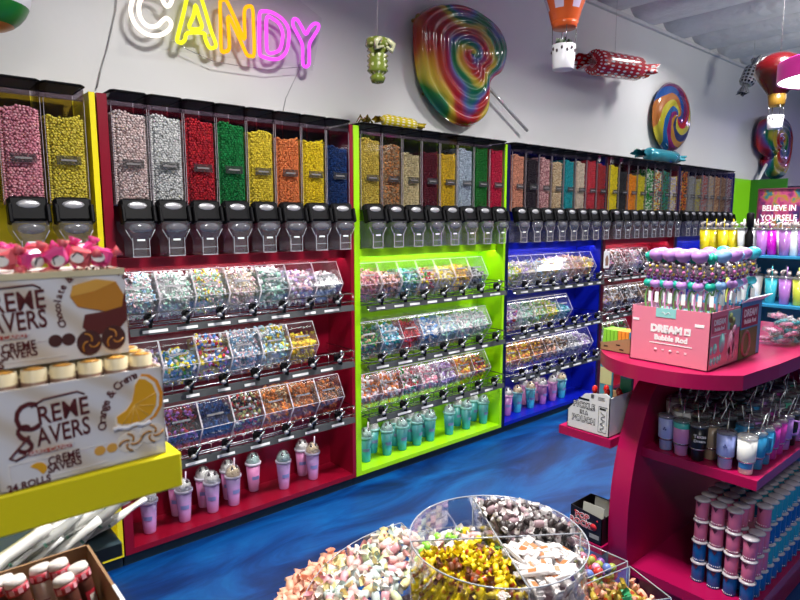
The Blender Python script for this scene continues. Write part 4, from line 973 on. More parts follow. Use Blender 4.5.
def tumbler(x,y,z,col,label,grp,rz=0,s=1.):
    global tused
    if not tused: o=tp; tused=True; o.location=(x,y,z); o['label']=label; o['group']=grp; [setmat(c_,tmc[col]) for c_ in o.children if c_.name.split('.')[0] in('tumbler_body','handle')]
    else: o=dup(tp,(x,y,z),rz,label,grp,{'tumbler_body':tmc[col],'handle':tmc[col]})
    o.rotation_euler=(0,0,rz); o.scale=(s,s,s); return o
q=random.Random(11)
fr=[('periwinkle','periwinkle handled tumbler at the left end of the middle shelf'),('teal_pink','pink tumbler with teal top, second in the front row'),('black','black tumbler with white print, third in the front row'),('tan','thin tan tumbler behind the black and periwinkle pair'),('periwinkle','periwinkle tumbler left of the white corner tumbler'),('white','white tumbler at the front corner of the middle shelf')]
ys=[.985,.925,.862,.815,.745,.690]
for i,((c_,l),y) in enumerate(zip(fr,ys)):
    o=tumbler([2.115,2.105,2.10,2.145,2.10,2.105][i],[.965,.905,.845,.82,.755,.692][i],.7188,c_,l,'handled tumblers on the middle shelf',q.uniform(-.6,.6),1.02)
    if i==1: MB().lathe([(.0278,.085),(.0295,.119)],20).build('teal_band',mintm2,o)
    if i==2: text('Texas',.016,whm,o,FACE((-.0295,0,.090),'-x'),.0003,.0003); text('Dream',.013,whm,o,FACE((-.0295,0,.074),'-x'),.0003,.0003)
    if i in(0,4): mb=MB(); [mb.geo(ICO1,TR((-.029,-.012+.004*k,.08+.006*(k%2)),.003)) for k in range(3)]; mb.build('print',pm('navy_print',(.03,.05,.25),.4),o)
    if i==5: MB().lathe([(.0232,.020),(.0258,.044)],12,a0=2.4,a1=4.2).build('print',pm('blue_print',(.03,.2,.5),.4),o)
seq=['blue','blue','magenta','magenta','lilac','black','lilac','white','blue','mint','black']
for i in range(9):
    tumbler(2.175+i*.067,.687,.7188,seq[i],'%s handled tumbler, %s along the right front edge of the middle shelf'%(seq[i],ORD[i]),'handled tumblers on the middle shelf',q.uniform(-1.2,.4))
seq=['black','white','black','blue','mint','black','lilac','black','black','white','black','black','magenta','black']
for r_ in range(5):
    for i in range(10):
        if i+r_*0>11: continue
        x=2.17+i*.078+q.uniform(-.004,.004); y=.752+r_*.060 
        if (r_==4 and i==0) or (r_==0 and i==0): continue
        tumbler(x,y,.7188,seq[(i*3+r_*5)%14],'steel-lidded tumbler in the crowd behind the front tumblers on the middle shelf','tumblers crowded behind the front rows',q.uniform(-3,3),1.0+.07*r_+.025*max(0,i-3))
# mini tumbler stacks on the lower shelf
mp=pm('mini_pink',(.60,.14,.27),.35); mbm=pm('mini_blue',(.005,.10,.34),.3); mbt=pm('mini_teal',(.02,.30,.42),.35); fl=pm('dark_print',(.10,.02,.05),.4); lidm=pm('mini_lid',(.50,.46,.50),.2)
def make_mini(m_):
    t=thing('mini_tumbler','x','mini tumbler')
    MB().lathe([(.0195,0),(.0205,.002),(.0210,.057),(.0195,.060)],16).build('jar',m_,t)
    MB().lathe([(.0205,.0575),(.0255,.0590),(.0262,.0620),(.020,.0655),(.010,.0665),(0,.0665)],16).build('lid',lidm,t)
    mb=MB(); mb.prism([(-.008,.055),(.008,.055),(0,.042)],-.0226,-.0205,1,mx=Matrix.Rotation(-PI/2,4,'Z')); mb.build('badge',fl,t)
    mb=MB(); 
    for a in range(7): an=PI+(-.9+a*.3); mb.geo(ICO1,TR((.0207*math.cos(an),.0207*math.sin(an),.006),(.0018,.0018,.0018)))
    mb.build('gems',whm,t); return t
mpr={'pink':make_mini(mp),'blue':make_mini(mbm),'teal':make_mini(mbt)}
mus={k:False for k in mpr}
for o in mpr.values(): KIDS[o.name]=list(o.children); [KIDS.setdefault(c_.name,[]) for c_ in o.children]
def mini(x,y,z,k,label,g):
    if not mus[k]: o=mpr[k]; o.location=(x,y,z); mus[k]=True; o['label']=label; o['group']=g
    else: o=dup(mpr[k],(x,y,z),q.uniform(-.3,.3),label,g)
    o.scale=(1.04,1.04,1.165)
ZL=.2625; colys=[.828,.774,.72,.666]
for i in range(12):
    for j,y in enumerate(colys):
        top=4 if not (j==3 and i<2) else 3
        for l in range(top):
            if not (i==0 or j==3 or l==top-1 or (j==2 and i<2)): continue
            if i>=3: k='blue' if (l%2==0) else 'teal'
            elif l==0: k='blue'
            elif l==1: k='pink' if j>=2 else 'blue'
            else: k='pink'
            if i==0: lab='%s mini tumbler, layer %s from bottom, %s stack on the left face'%(k,['one','two','three','four'][l],ORD[j])
            else: lab='%s mini tumbler packed in the stacks on the lower shelf'%k
            x=2.13+i*.056
            mini(x,y,ZL+l*.0782,k,lab,'mini tumblers stacked on the lower shelf' if i==0 else k+' mini tumblers packed behind')
# packaged keychains pile on the top shelf
t=thing('candy_pack_pile','heap of clear packaged pink and teal toys right of the wand boxes','toy pile',(0,0,0)); bpy.data.objects.remove(t)
clb=clear('clear_bag',(.85,.85,.87),.6,.12,.1,(.6,.6,.62)); q=random.Random(21)
cols=[('pink',(.65,.2,.35)),('teal',(.03,.4,.45)),('black',(.02,.02,.03)),('white',(.7,.7,.7)),('red',(.5,.03,.05))]
packm={n_:pm('packed_toy_'+n_,v,.35) for n_,v in cols}
for i in range(26):
    n_=cols[i%5][0]; lay=i//10; x=2.72+.055*(i%5)+q.uniform(-.02,.02); y=.78+.06*((i//5)%2)+q.uniform(-.02,.02); z=1.07+.032*(i//8)
    tt=thing('packaged_toy','small %s toy in a clear bag, in the heap right of the wand boxes'%n_,'packaged toy',(x,y,z),q.random()*6,'packaged toys heaped on the top shelf')
    tt.rotation_euler=(q.uniform(-.5,.5),q.uniform(-.5,.5),q.random()*6)
    mb=MB()
    for a in range(5): an=a*2*PI/5; mb.geo(ICO1,TR((.014*math.cos(an),.014*math.sin(an),0),(.012,.008,.008),(0,0,an)))
    mb.build('toy',packm[n_],tt)
    mb=MB(); mb.geo(ICO1,TR((0,0,0),(.042,.030,.013))); o=mb.build('bag',clb,tt); o.data.polygons.foreach_set('use_smooth',[False]*len(o.data.polygons))
# ------------------------------------------------------------------ far tumbler rack
t=thing('display_rack','blue rack behind the wand boxes holding rows of tall cold cups','display rack',(0,0,0)); rk=pm('rack_blue',(.02,.22,.42),.4)
MB().box(4.12,4.6,1.02,1.86,1.318,1.332).build('shelf',rk,t); MB().box(4.02,4.6,1.02,1.60,1.03,1.045).build('shelf',rk,t)
MB().box(4.5,4.53,1.02,1.86,0,1.318).build('back_panel',rk,t); MB().box(4.0,4.5,1.02,1.6,.74,.76).build('shelf',rk,t)
MB().box(4.1,4.5,1.60,1.63,0,1.318).build('side_panel',pm('rack_dark',(.02,.02,.03),.5),t); MB().box(4.05,4.1,1.02,1.6,.0,.10).build('plinth',rk,t)
ccm={k:pm('cold_cup_'+k,v,.2,coat=.4) for k,v in dict(yellow=(.55,.44,.01),gold=(.5,.42,.03),silver=(.6,.63,.66),lilac=(.32,.13,.42),magenta=(.34,.005,.32),mauve=(.28,.12,.34),teal=(.04,.35,.42),lime=(.45,.5,.05),white=(.72,.72,.74)).items()}
def make_cc():
    t=thing('cold_cup','x','cold cup')
    MB().lathe([(.024,0),(.026,.003),(.036,.155),(.034,.155)],18).build('cup_body',ccm['yellow'],t)
    MB().lathe([(.036,.152),(.039,.155),(.039,.160),(.034,.168),(0,.170)],18).build('lid',lidc,t)
    MB().tube([(.005,0,.15),(.009,.004,.225)],.0035,6).build('straw',ccm['yellow'],t)
    mb=MB(); mb.geo(ICO1,TR((-.016,.012,.19),(.016,.010,.016),(.3,.2,.5))); mb.geo(ICO1,TR((.012,-.014,.185),(.012,.014,.012))); mb.tube([(-.016,.012,.17),(-.02,0,.20),(-.005,-.01,.205)],.004,5); mb.build('topper',pm('pale_topper',(.45,.4,.38),.4),t)
    return t
cp=make_cc(); KIDS[cp.name]=list(cp.children); [KIDS.setdefault(c_.name,[]) for c_ in cp.children]; ccu=False
def cold(x,y,z,k,label,g,tilt=0):
    global ccu
    if not ccu: o=cp; ccu=True; o.location=(x,y,z); o['label']=label; o['group']=g
    else: o=dup(cp,(x,y,z),0,label,g,{'cup_body':ccm[k],'straw':ccm[k]})
    o.rotation_euler=(tilt,0,q.uniform(-1,1)*(0 if tilt else 1)); return o
rowc=['gold','yellow','yellow','yellow','silver','silver','lilac','magenta','mauve','silver','lilac']
for i,k in enumerate(rowc):
    pxx=[704,712,722,731,742,750,761,771,784,793,803][i]; yy=W(pxx,253,0,4.2).y
    cold(4.2+(0.02 if i%2 else 0),yy,1.333,k,'%s cold cup, %s from left on the upper row of the blue rack'%(k,ORD[i]),'cold cups on the blue rack',-.14 if k=='magenta' else 0)
for i,k in enumerate(['teal','lilac','lime','teal']):
    pxx=[770,784,798,812][i]; yy=W(pxx,299,0,4.1).y
    cold(4.1,yy,1.046,k,'%s cold cup, %s from left on the second row of the blue rack'%(k,ORD[i]),'cold cups on the blue rack')
for i in range(6):
    yy=1.50-i*.07
    cold(4.28,yy+.02,1.333,['white','silver','yellow','white','lilac','silver'][i],'cold cup in the row behind, %s from left, upper blue rack'%ORD[i],'cold cups on the blue rack')
for i in range(5):
    yy=1.48-i*.08; cold(4.2,yy,1.046,['silver','white','gold','silver','white'][i],'cold cup in the dim second row behind, %s from left, blue rack'%ORD[i],'cold cups on the blue rack')
# black bottle between cups
t=thing('black_bottle','tall slim black bottle standing among the cold cups behind the pink box','bottle',W(749.5,232,0,4.16)); 
t.location.z=1.333
MB().lathe([(.022,0),(.024,.004),(.024,.12),(.012,.15),(.012,.17),(.022,.175),(.022,.255),(.016,.262),(0,.264)],16).build('bottle',blackp,t)
# sign
pass
t=thing('framed_sign','framed floral sign reading BELIEVE IN YOURSELF above the cold cups','sign'); a=W(760,190,0,4.4); b_=W(802,190,0,4.4); z0=W(760,232,0,4.4).z
def floral():
    m,n,out=nt('floral_print'); bs_=n.nodes.new('ShaderNodeBsdfPrincipled'); setp(bs_,rough=.4)
    tc=n.nodes.new('ShaderNodeTexCoord'); v=n.nodes.new('ShaderNodeTexNoise'); v.inputs['Scale'].default_value=14; v.inputs['Detail'].default_value=3; n.links.new(tc.outputs['Object'],v.inputs[0])
    r=ramp(n,[(.01,.01,.05),(.04,.01,.10),(.22,.02,.09),(.35,.05,.14),(.28,.14,.01),(.02,.13,.14),(.01,.04,.12)],False)
    for e,p_ in zip(r.color_ramp.elements,(.25,.38,.46,.53,.6,.66,.75)): e.position=p_
    n.links.new(v.outputs[0],r.inputs[0]); n.links.new(r.outputs[0],bs_.inputs['Base Color']); n.links.new(bs_.outputs[0],out.inputs[0]); return m
yl,yr=a.y,b_.y; zt=a.z
MB().box(4.40,4.405,yr,yl,z0,zt).build('panel',floral(),t)
mb=MB(); 
for q_ in ((yr-.008,yr,z0,zt),(yl,yl+.008,z0,zt),(yr-.008,yl+.008,z0-.008,z0),(yr-.008,yl+.008,zt,zt+.008)): mb.box(4.392,4.41,*q_)
mb.build('frame',pm('sign_frame',(.12,.02,.05),.4),t)
ym=(yl+yr)/2
text('BELIEVE IN',.052,whm,t,FACE((4.399,ym,z0+(zt-z0)*.56),'-x'),.0005,.0010,sx=.80,name='lettering'); text('YOURSELF',.056,whm,t,FACE((4.399,ym,z0+(zt-z0)*.33),'-x'),.0005,.0010,sx=.80,name='lettering')
MB().box(4.40,4.42,ym-.02,ym+.02,1.333,z0).build('post',blackp,t)

# ------------------------------------------------------------------ round candy display
cx0,cy0=.985,.812; RD=.196; ZR=.852
tabm=pm('display_table_dark',(.05,.02,.03),.5)
t=thing('round_display_table','round tiered display table carrying the clear candy drum','table',(cx0,cy0,0))
MB().lathe([(.0,.0),(.30,0),(.30,.05),(.10,.08),(.10,.36),(.40,.40),(.43,.44),(.43,.455),(0,.455)],40).build('pedestal',tabm,t)
MB().lathe([(0,.455),(.185,.455),(.185,.56),(0,.56)],40).build('riser',tabm,t)
rim=pm('acrylic_rim',(.34,.36,.40),.15)
drum=thing('candy_drum','clear round acrylic drum split in four by dividers, yellow candy in front','candy drum',(cx0,cy0,.562)); H=ZR-.562
MB().lathe([(RD-.002,0),(RD-.002,H),(RD,H),(RD,0)],64).build('wall',acry,drum)
MB().lathe([(0,0),(RD-.003,0),(RD-.003,.003),(0,.003)],48).build('floor_disc',acryl,drum)
mb=MB(); mb.tube([(RD*math.cos(a*PI/32),RD*math.sin(a*PI/32),H) for a in range(64)],.0016,5,True); mb.build('rim',rim,drum)
aA=math.atan2(1.085-.889,.979-.657)  # divider A direction (in x,y swapped below)
dA=Vector((1.085-.889,.979-.657,0)).normalized(); dB=Vector((1.138-.826,.70-.923,0)).normalized()
for dvec in (dA,dB):
    an=math.atan2(dvec.y,dvec.x); mx=Matrix.Rotation(an,4,'Z')
    mb=MB(); mb.box(-RD+.003,RD-.003,-.0012,.0012,.003,H-.005,mx); dv=mb.build('divider',acry,drum)
    mb=MB(); mb.tube([mx@Vector((-RD+.003,0,H-.004)),mx@Vector((RD-.003,0,H-.004))],.0018,5)
    for s in (-1,1): mb.tube([mx@Vector((s*(RD-.004),0,.01)),mx@Vector((s*(RD-.004),0,H-.004))],.0018,5)
    mb.build('edge',rim,dv)
ang=lambda v: math.atan2(v.y,v.x)
a1=ang(dA)           # towards the back right
b1=ang(dB)           # towards the right front
# sectors: back-right between dB(+) and dA(+); back-left between dA(+) and -dB; front-left between -dB and -dA; front-right between -dA and dB
SEC={'br':(b1,a1),'bl':(a1,b1+PI),'fl':(b1+PI,a1+PI),'fr':(a1+PI,b1+2*PI)}
def yelcandy():
    mb=MB(); mb.lathe([(0,-.011),(.0065,-.010),(.008,-.005),(.008,.005),(.0065,.010),(0,.011)],8)
    for s in (-1,1):
        vs=[];n=8
        for j in range(3):
            for i in range(n): a=2*PI*i/n; r_=(.002,.007,.010)[j]*(1+.3*(i%2)); vs.append((r_*math.cos(a),r_*.5*math.sin(a),s*(.010,.014,.019)[j]))
        mb.add(vs,[(j*n+i,j*n+(i+1)%n,(j+1)*n+(i+1)%n,(j+1)*n+i) for j in range(2) for i in range(n)])
    mb.mat(1); mb.lathe([(.0083,-.004),(.0084,.001),(.0083,.004)],8,a0=.3,a1=2.6); return mb
def taffy():
    mb=MB(); mb.lathe([(0,-.013),(.008,-.012),(.0095,-.004),(.0095,.004),(.008,.012),(0,.013)],9)
    mb.mat(1)
    for s in (-1,1):
        vs=[];n=9
        for j in range(3):
            for i in range(n): a=2*PI*i/n; r_=(.003,.007,.0105)[j]*(1+.25*(i%2)); vs.append((r_*math.cos(a),r_*.6*math.sin(a),s*(.011,.016,.021)[j]))
        mb.add(vs,[(j*n+i,j*n+(i+1)%n,(j+1)*n+(i+1)%n,(j+1)*n+i) for j in range(2) for i in range(n)])
    return mb
def stick():
    mb=MB(); mb.box(-.0075,.0075,-.0045,.0045,-.030,.030,None,.002); mb.box(-.008,.008,-.001,.001,-.038,-.028); mb.box(-.008,.008,-.001,.001,.028,.038)
    mb.mat(1); mb.box(-.0050,.0050,-.0050,.0050,-.010,.006); return mb
yf=pm('yellow_foil',(.66,.50,.005),.42); yr_=pm('red_print_foil',(.40,.05,.01),.35); ybr=pm('brown_candy',(.16,.05,.02),.4)
wt=pm('white_wrapper',(.62,.58,.57),.45); wt2=pm('bright_white_wrapper',(.85,.80,.79),.45); greyw=pm('grey_mauve_wrapper',(.30,.20,.22),.4); bt=pm('black_wrapper',(.03,.02,.02),.4); rp=pm('pink_red_print',(.5,.10,.10),.45); org=pm('orange_brown_print',(.42,.14,.04),.45)
salm=pm('salmon_taffy',(.74,.36,.24),.5); salm2=pm('salmon_wrapper',(.76,.46,.36),.5); pale=[pm('pale_taffy_%d'%i,c_,.45) for i,c_ in enumerate([(.70,.40,.38),(.70,.58,.28),(.55,.62,.36),(.68,.58,.52),(.50,.58,.56),(.70,.34,.38)])]
waxw=pm('wax_wrapper',(.75,.70,.66),.45)
mesh_={}
def piece(name,key,builder,mats,p,e,s,label,grp,cat='candy'):
    if key not in mesh_:
        me=builder().mesh(name); [me.materials.append(m_) for m_ in mats]; mesh_[key]=me
    o=bpy.data.objects.new(name,mesh_[key]); C.objects.link(o); o.location=p; o.rotation_euler=e; o.scale=(s,s,s)
    return tag(o,label,cat,grp)
def fill_sector(sec,ztop,slope,n,layers,dz,rr0,fn,q,wallrows=0,rmax=RD-.016,marg=.016,pitch=.02,ctr=(cx0,cy0),cone=.02):
    a0,a1_=sec; pts=[]
    for L in range(layers):
        k=0; tries=0; lay=[]
        while k<n and tries<6000:
            tries+=1; a=q.uniform(a0,a1_); r_=math.sqrt(q.uniform(rr0**2,rmax**2))
            if r_*min(math.sin(min(a-a0,PI/2)),math.sin(min(a1_-a,PI/2)))<marg: continue
            x=r_*math.cos(a); y=r_*math.sin(a)
            if any((x-u)**2+(y-v)**2<pitch**2 for u,v in lay): continue
            lay.append((x,y)); k+=1
            mid=(a0+a1_)/2; zz=ztop-L*dz+cone*(1-((r_-(rr0+rmax)/2)/((rmax-rr0)/2+.01))**2)+slope(x,y)+q.uniform(-.004,.004)
            pts.append((x+ctr[0],y+ctr[1],zz))
    for L in range(wallrows):
        m=int((a1_-a0)*rmax/pitch*.95)
        for i in range(m):
            a=a0+(a1_-a0)*(i+.5)/m; 
            if abs(a-a0)*rmax<marg or abs(a1_-a)*rmax<marg: continue
            pts.append((ctr[0]+rmax*math.cos(a),ctr[1]+rmax*math.sin(a),ztop-.028-L*dz*.9+slope(rmax*math.cos(a),rmax*math.sin(a))))
    for p in pts: fn(p)
q=random.Random(5)
RE=lambda: (q.uniform(0,6.28),q.uniform(0,6.28),q.uniform(0,6.28))
fill_sector(SEC['fl'],.818,lambda x,y:.0,135,2,.020,.0,lambda p: piece('wrapped_candy','yel',yelcandy,[yf,yr_],p,RE(),.88,'yellow foil twist candy in the front left quarter of the clear drum','yellow candies in the clear drum') if q.random()>.24 else piece('wrapped_candy','yelb',yelcandy,[ybr,yr_],p,RE(),.88,'dark brown twist candy among the yellow ones in the clear drum','brown candies in the clear drum'),q,4,pitch=.0138,cone=.022)
fill_sector(SEC['br'],.835,lambda x,y:.0,80,2,.022,.0,lambda p: (lambda kk_: piece('twist_taffy','bw%d'%kk_,taffy,[[bt,bt,bt,greyw][kk_],wt2],p,RE(),.92,'black and white twist wrapped taffy in the back right quarter of the drum','black and white taffies in the drum'))(q.randint(0,3)),q,3,pitch=.0162,cone=.03)
fill_sector(SEC['fr'],.818,lambda x,y:.0,40,2,.016,.0,lambda p: piece('candy_stick','st',stick,[wt,org],p,(q.uniform(1.2,1.8),q.uniform(-.5,.5),q.uniform(0,6.28)),1.12,'white wax wrapped candy stick in the front right quarter of the drum','white candy sticks in the drum'),q,0,pitch=.019,rmax=RD-.045,marg=.026,cone=.02)
for L in range(5):
    a0,a2=SEC['fr']
    for i in range(7):
        a=a0+(a2-a0)*(i+.8)/8.; piece('candy_stick','st',stick,[wt,org],(cx0+(RD-.014)*math.cos(a),cy0+(RD-.014)*math.sin(a),.800-L*.045+q.uniform(-.006,.006)),(q.uniform(-.5,.5),q.uniform(-.12,.12),a+PI/2),1.,'white wax wrapped candy stick in the front right quarter of the drum','white candy sticks in the drum')
fill_sector(SEC['bl'],.770,lambda x,y:.0,34,2,.022,.0,lambda p: piece('wrapped_taffy','mx%d'%q.randint(0,4),taffy,[q.choice([pm('magenta_foil',(.5,.05,.25),.3) if 'magenta_foil' not in M else M['magenta_foil'],wt,yf,M['green_pack'],pale[0]]),wt],p,RE(),1.0,'assorted twist candy low in the back left quarter of the drum','assorted candies in the back left quarter'),q,0,pitch=.022)
# heaps' hidden cores of loose candy; yellow and stick ones darkened as shaded gaps
def core(sec,z0,z1,rm,m_,lab):
    a0,a1_=sec; off=.012; mid=(a0+a1_)/2; k=14; d=off/math.sin((a1_-a0)/2)
    prof=[(cx0+d*math.cos(mid),cy0+d*math.sin(mid))]+[(cx0+rm*math.cos(a0+.08+(a1_-a0-.16)*i/k),cy0+rm*math.sin(a0+.08+(a1_-a0-.16)*i/k)) for i in range(k+1)]
    o=MB().prism(prof,z0,z1,2).build('candy_heap',m_); tag(o,lab,'candy',None,'stuff')
core(SEC['fl'],.567,.803,RD-.032,mixm([(.20,.11,.01)],.6),'dense yellow candy beneath the top layer, darkened as shaded gaps, front left drum quarter')
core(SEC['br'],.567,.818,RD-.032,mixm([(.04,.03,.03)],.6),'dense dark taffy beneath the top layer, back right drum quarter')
core(SEC['fr'],.567,.800,RD-.035,mixm([(.25,.2,.19)],.6),'dense white sticks beneath the top layer, darkened as shaded gaps, front right drum quarter')
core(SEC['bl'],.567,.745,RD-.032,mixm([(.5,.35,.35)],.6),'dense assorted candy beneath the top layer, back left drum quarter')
# outer ring trays
ZT=.675; RO=.445; RI=.215; ZB=.458
def ringtray(label,f0,f1,nf,z1,ro,ri,zb):
    t=thing('candy_tray',label,'candy tray',(cx0,cy0,zb)); h=z1-zb
    co_=[(ro*math.cos(f0+(f1-f0)*i/nf),ro*math.sin(f0+(f1-f0)*i/nf)) for i in range(nf+1)]; ci=[(ri*math.cos(f0+(f1-f0)*i/nf),ri*math.sin(f0+(f1-f0)*i/nf)) for i in range(nf+1)]
    mb=MB()
    for L in (co_,ci):
        for i in range(nf):
            (x0,y0),(x1,y1)=L[i],L[i+1]; mb.add([(x0,y0,0),(x1,y1,0),(x1,y1,h),(x0,y0,h)],[(0,1,2,3)])
    for (x0,y0),(x1,y1) in ((ci[0],co_[0]),(ci[-1],co_[-1])): mb.add([(x0,y0,0),(x1,y1,0),(x1,y1,h),(x0,y0,h)],[(0,1,2,3)])
    mb.build('walls',acry,t)
    mb=MB(); mb.tube([(x,y,h) for x,y in co_],.0014,5); mb.tube([(x,y,h) for x,y in (ci[0],co_[0])],.0014,5); mb.tube([(x,y,h) for x,y in (ci[-1],co_[-1])],.0014,5)
    for x,y in (co_[0],co_[-1]): mb.tube([(x,y,0),(x,y,h)],.0014,5)
    mb.build('edge',rim,t)
    mb=MB(); mb.prism(co_+ci[::-1],0,.003,2); mb.build('tray_floor',acryl,t)
    return t
ringtray('clear outer ring tray of pale wrapped taffies left of the round drum',R(78),R(170),16,ZT,RO,RI,ZB)
ringtray('clear wedge tray of purple and pink candies right of the round drum',R(-10.5),R(14),1,ZT-.02,RO,RI,ZB)
ringtray('clear wedge tray of dark candies at the bottom right of the round drum',R(-30),R(-11.5),1,ZT-.03,RO,RI,ZB)
ringtray('narrow clear wedge tray behind the round drum',R(15),R(77),6,ZT-.04,RO,RI,ZB)
def tf(lo,hi,ztop,n,layers,fn,pitch=.021,ro=RO-.016,ri=RI+.016,wall=0,cone=.03,marg=.012): fill_sector((R(lo),R(hi)),ztop,lambda x,y:0,n,layers,.022,ri,fn,q,wall,rmax=ro,marg=marg,pitch=pitch,cone=cone)
tf(79,169,.655,150,1,lambda p: piece('pastel_taffy','pt%d'%q.randint(0,23),taffy,[q.choice(pale+[pale[0],pale[3],pale[5]]),q.choice(pale+[waxw])],p,RE(),1.15,'pale pastel taffy in waxed paper, ring tray left of the drum','pale taffies in the ring tray'),pitch=.0215,wall=3,cone=.035)
tf(17,75,.575,70,1,lambda p: piece('pastel_taffy','pt%d'%q.randint(0,23),taffy,[q.choice(pale+[pale[0],pale[3],pale[5]]),q.choice(pale+[waxw])],p,RE(),1.1,'pale pastel taffy in the narrow tray behind the drum','pale taffies behind the drum'),pitch=.026,wall=0,cone=.01)
pc=[pm('purple_gum',(.22,.08,.32),.35),pm('blue_gum',(.10,.16,.42),.35),pm('pink_gum',(.70,.22,.35),.35),pm('red_gum',(.55,.04,.03),.35),pm('olive_gum',(.28,.32,.05),.35)]
def gum(): mb=MB(); mb.geo(ICO2,TR((0,0,0),(.014,.012,.012))); return mb
for wd in ((-9,12.5,.620,42,pc,'round purple, blue or pink gum in the wedge tray right of the drum','gums in the wedge tray'),):
    tf(wd[0],wd[1],wd[2],wd[3],3,lambda p: piece('gum_ball','gm%d'%q.randint(0,9),gum,[q.choice(wd[4])],p,RE(),1.,wd[5],wd[6]),pitch=.023,cone=.02)
dkc=[bt,pm('gold_gum',(.35,.25,.03),.4),pm('green_star',(.03,.25,.10),.4),yf,salm]
tf(-29,-13,.60,26,3,lambda p: piece('wrapped_candy','dk%d'%q.randint(0,7),yelcandy,[q.choice(dkc),yr_],p,RE(),1.2,'yellow, green or dark twist candy in the lowest right wedge tray','candies in the lowest wedge tray'),pitch=.024,cone=.02)
ycs=[(1.33,.70)]
# lower outer tier with salmon taffies
ZT2=.585; RO2=.56; 
t=ringtray('lower clear outer tray heaped with salmon pink taffies at the bottom left',R(98),R(172),14,ZT2,RO2,RO+.012,.43)
MB().prism([((RO2+.01)*math.cos(R(96+i*78/14)),(RO2+.01)*math.sin(R(96+i*78/14))) for i in range(15)]+[(.436*math.cos(R(174-i*78/14)),.436*math.sin(R(174-i*78/14))) for i in range(15)],-.03,-.004,2).build('support_shelf',tabm,t)
tf(99,171,ZT2+.005,105,2,lambda p: piece('salmon_taffy','sl%d'%q.randint(0,3),taffy,[salm,q.choice([salm2,salm])],p,RE(),1.2,'salmon pink taffy in the low outer tray at bottom left','salmon taffies in the low outer tray'),pitch=.0215,ro=RO2-.016,ri=RO+.022,wall=3,cone=.02,marg=.008)

# ------------------------------------------------------------------ foreground: yellow shelf, boxes
yl=pm('yellow_laminate',(.80,.68,.0),.35); ZS=1.272; YS=.70
t=thing('yellow_shelf','bright yellow shelf in the left foreground carrying the boxed roll candy','shelf',(-.75,YS,ZS))
MB().box(0,1.003,0,.105,-.044,0,None,.002).build('shelf_board',yl,t)
MB().box(-.02,.0,0,.105,-1.272,0).build('side_panel',yl,t)

def cardm():
    m,n,out=nt('cream_carton'); b=n.nodes.new('ShaderNodeBsdfPrincipled'); setp(b,rough=.5)
    tc=n.nodes.new('ShaderNodeTexCoord'); w_=n.nodes.new('ShaderNodeTexWave'); w_.inputs['Scale'].default_value=9; w_.inputs['Distortion'].default_value=7; w_.inputs['Detail'].default_value=0; w_.inputs['Detail Scale'].default_value=.6; w_.bands_direction='DIAGONAL'
    n.links.new(tc.outputs['Object'],w_.inputs[0]); r_=ramp(n,[(.62,.53,.42),(.72,.68,.64),(.74,.72,.71)],False); n.links.new(w_.outputs[0],r_.inputs[0]); n.links.new(r_.outputs[0],b.inputs['Base Color']); n.links.new(b.outputs[0],out.inputs[0]); return m
boxc=cardm(); boxe=pm('cream_carton_edge',(.70,.60,.36),.5); brn=pm('brown_lettering',(.10,.012,.01),.45); orgp=pm('orange_flesh',(.78,.38,.01),.4); orgr=pm('orange_rind',(.80,.30,.01),.4); crm=pm('cream_swirl',(.80,.72,.60),.4); car=pm('caramel',(.55,.22,.02),.3); chocm=pm('chocolate',(.07,.02,.015),.35); redb_=pm('red_banner',(.42,.05,.03),.45); swm=pm('pale_cream_swirl',(.74,.70,.66),.5); carl=pm('caramel_light',(.75,.38,.06),.3)
def brand(t,w,h,two=True):
    """printing on the face y=0 of a w x h carton"""
    e=-.0006
    k=w/.168
    def T(s,sz,x,z,m_=brn,off=.0007,sx=.9,roll=.05,n='lettering'): return text(s,sz*k,m_,t,FACE((x*w,e,z*h),'-y',roll),.0002,off*k,sx=sx,name=n)
    for big,rest,x,z,rx in (('C','REME',.175,.70,.375),('S','AVERS',.155,.485,.370)):
        T(big,.044,x,z-.01,off=.0004,sx=.80); T(rest,.0275,rx,z,off=.0004,sx=.76 if rest=='REME' else .66)
    mb=MB(); mb.tube([(w*x,e,h*z) for x,z in ((.20,.80),(.27,.86),(.36,.87),(.46,.88),(.50,.84))],.0011,5)
    mb.tube([(w*x,e,h*z) for x,z in ((.18,.52),(.10,.38),(.07,.33),(.10,.30),(.17,.34))],.0013,5); mb.build('flourish',brn,t)
    MB().box(w*.17,w*.41,-.0009,0,h*.315,h*.355,Matrix.Identity(4)).build('banner',redb_,t); text('HARD CANDY',.0062*k,boxc,t,FACE((w*.29,-.0012,h*.335),'-y'),.0002,.0001,sx=1.1)
    T('CREME',.0125,.36,.22,off=.0003,sx=.8); T('SAVERS',.0125,.36,.14,off=.0003,sx=.8)
    mb=MB(); 
    for a,b_,c2,d_ in ((.06,.62,.06,.067),(.06,.067,.06,.26),(.06,.62,.255,.262)): mb.box(w*a,w*b_,-.0007,0,h*c2,h*d_)
    mb.build('inset_frame',swm,t)
    T('24 ROLLS',.0105,.16,-.0+.035,off=.0003,sx=.9)
def disc(mb,x,z,rx,rz_,e0,e1,n=24,a0=0,a1=2*PI):
    vs=[(x,e0,z)]+[(x+rx*math.cos(a0+(a1-a0)*i/n),e0,z+rz_*math.sin(a0+(a1-a0)*i/n)) for i in range(n+1)]
    o=len(vs); vs+=[(v[0],e1,v[2]) for v in vs]
    fs=[(0,i,i+1) for i in range(1,n+1)]+[(i,o+i,o+i+1,i+1) for i in range(0,n+1) if i+1<o]
    mb.add(vs,fs)
def arctext(t,s,x,z,r,a0,da,sz,w,h):
    for i,ch in enumerate(s):
        if ch==' ': continue
        a=a0-da*i; text(ch,sz,brn,t,FACE((x+r*math.cos(a),-.0006,z+r*math.sin(a)),'-y',a-PI/2),.0002,.0002,name='flavour_lettering')
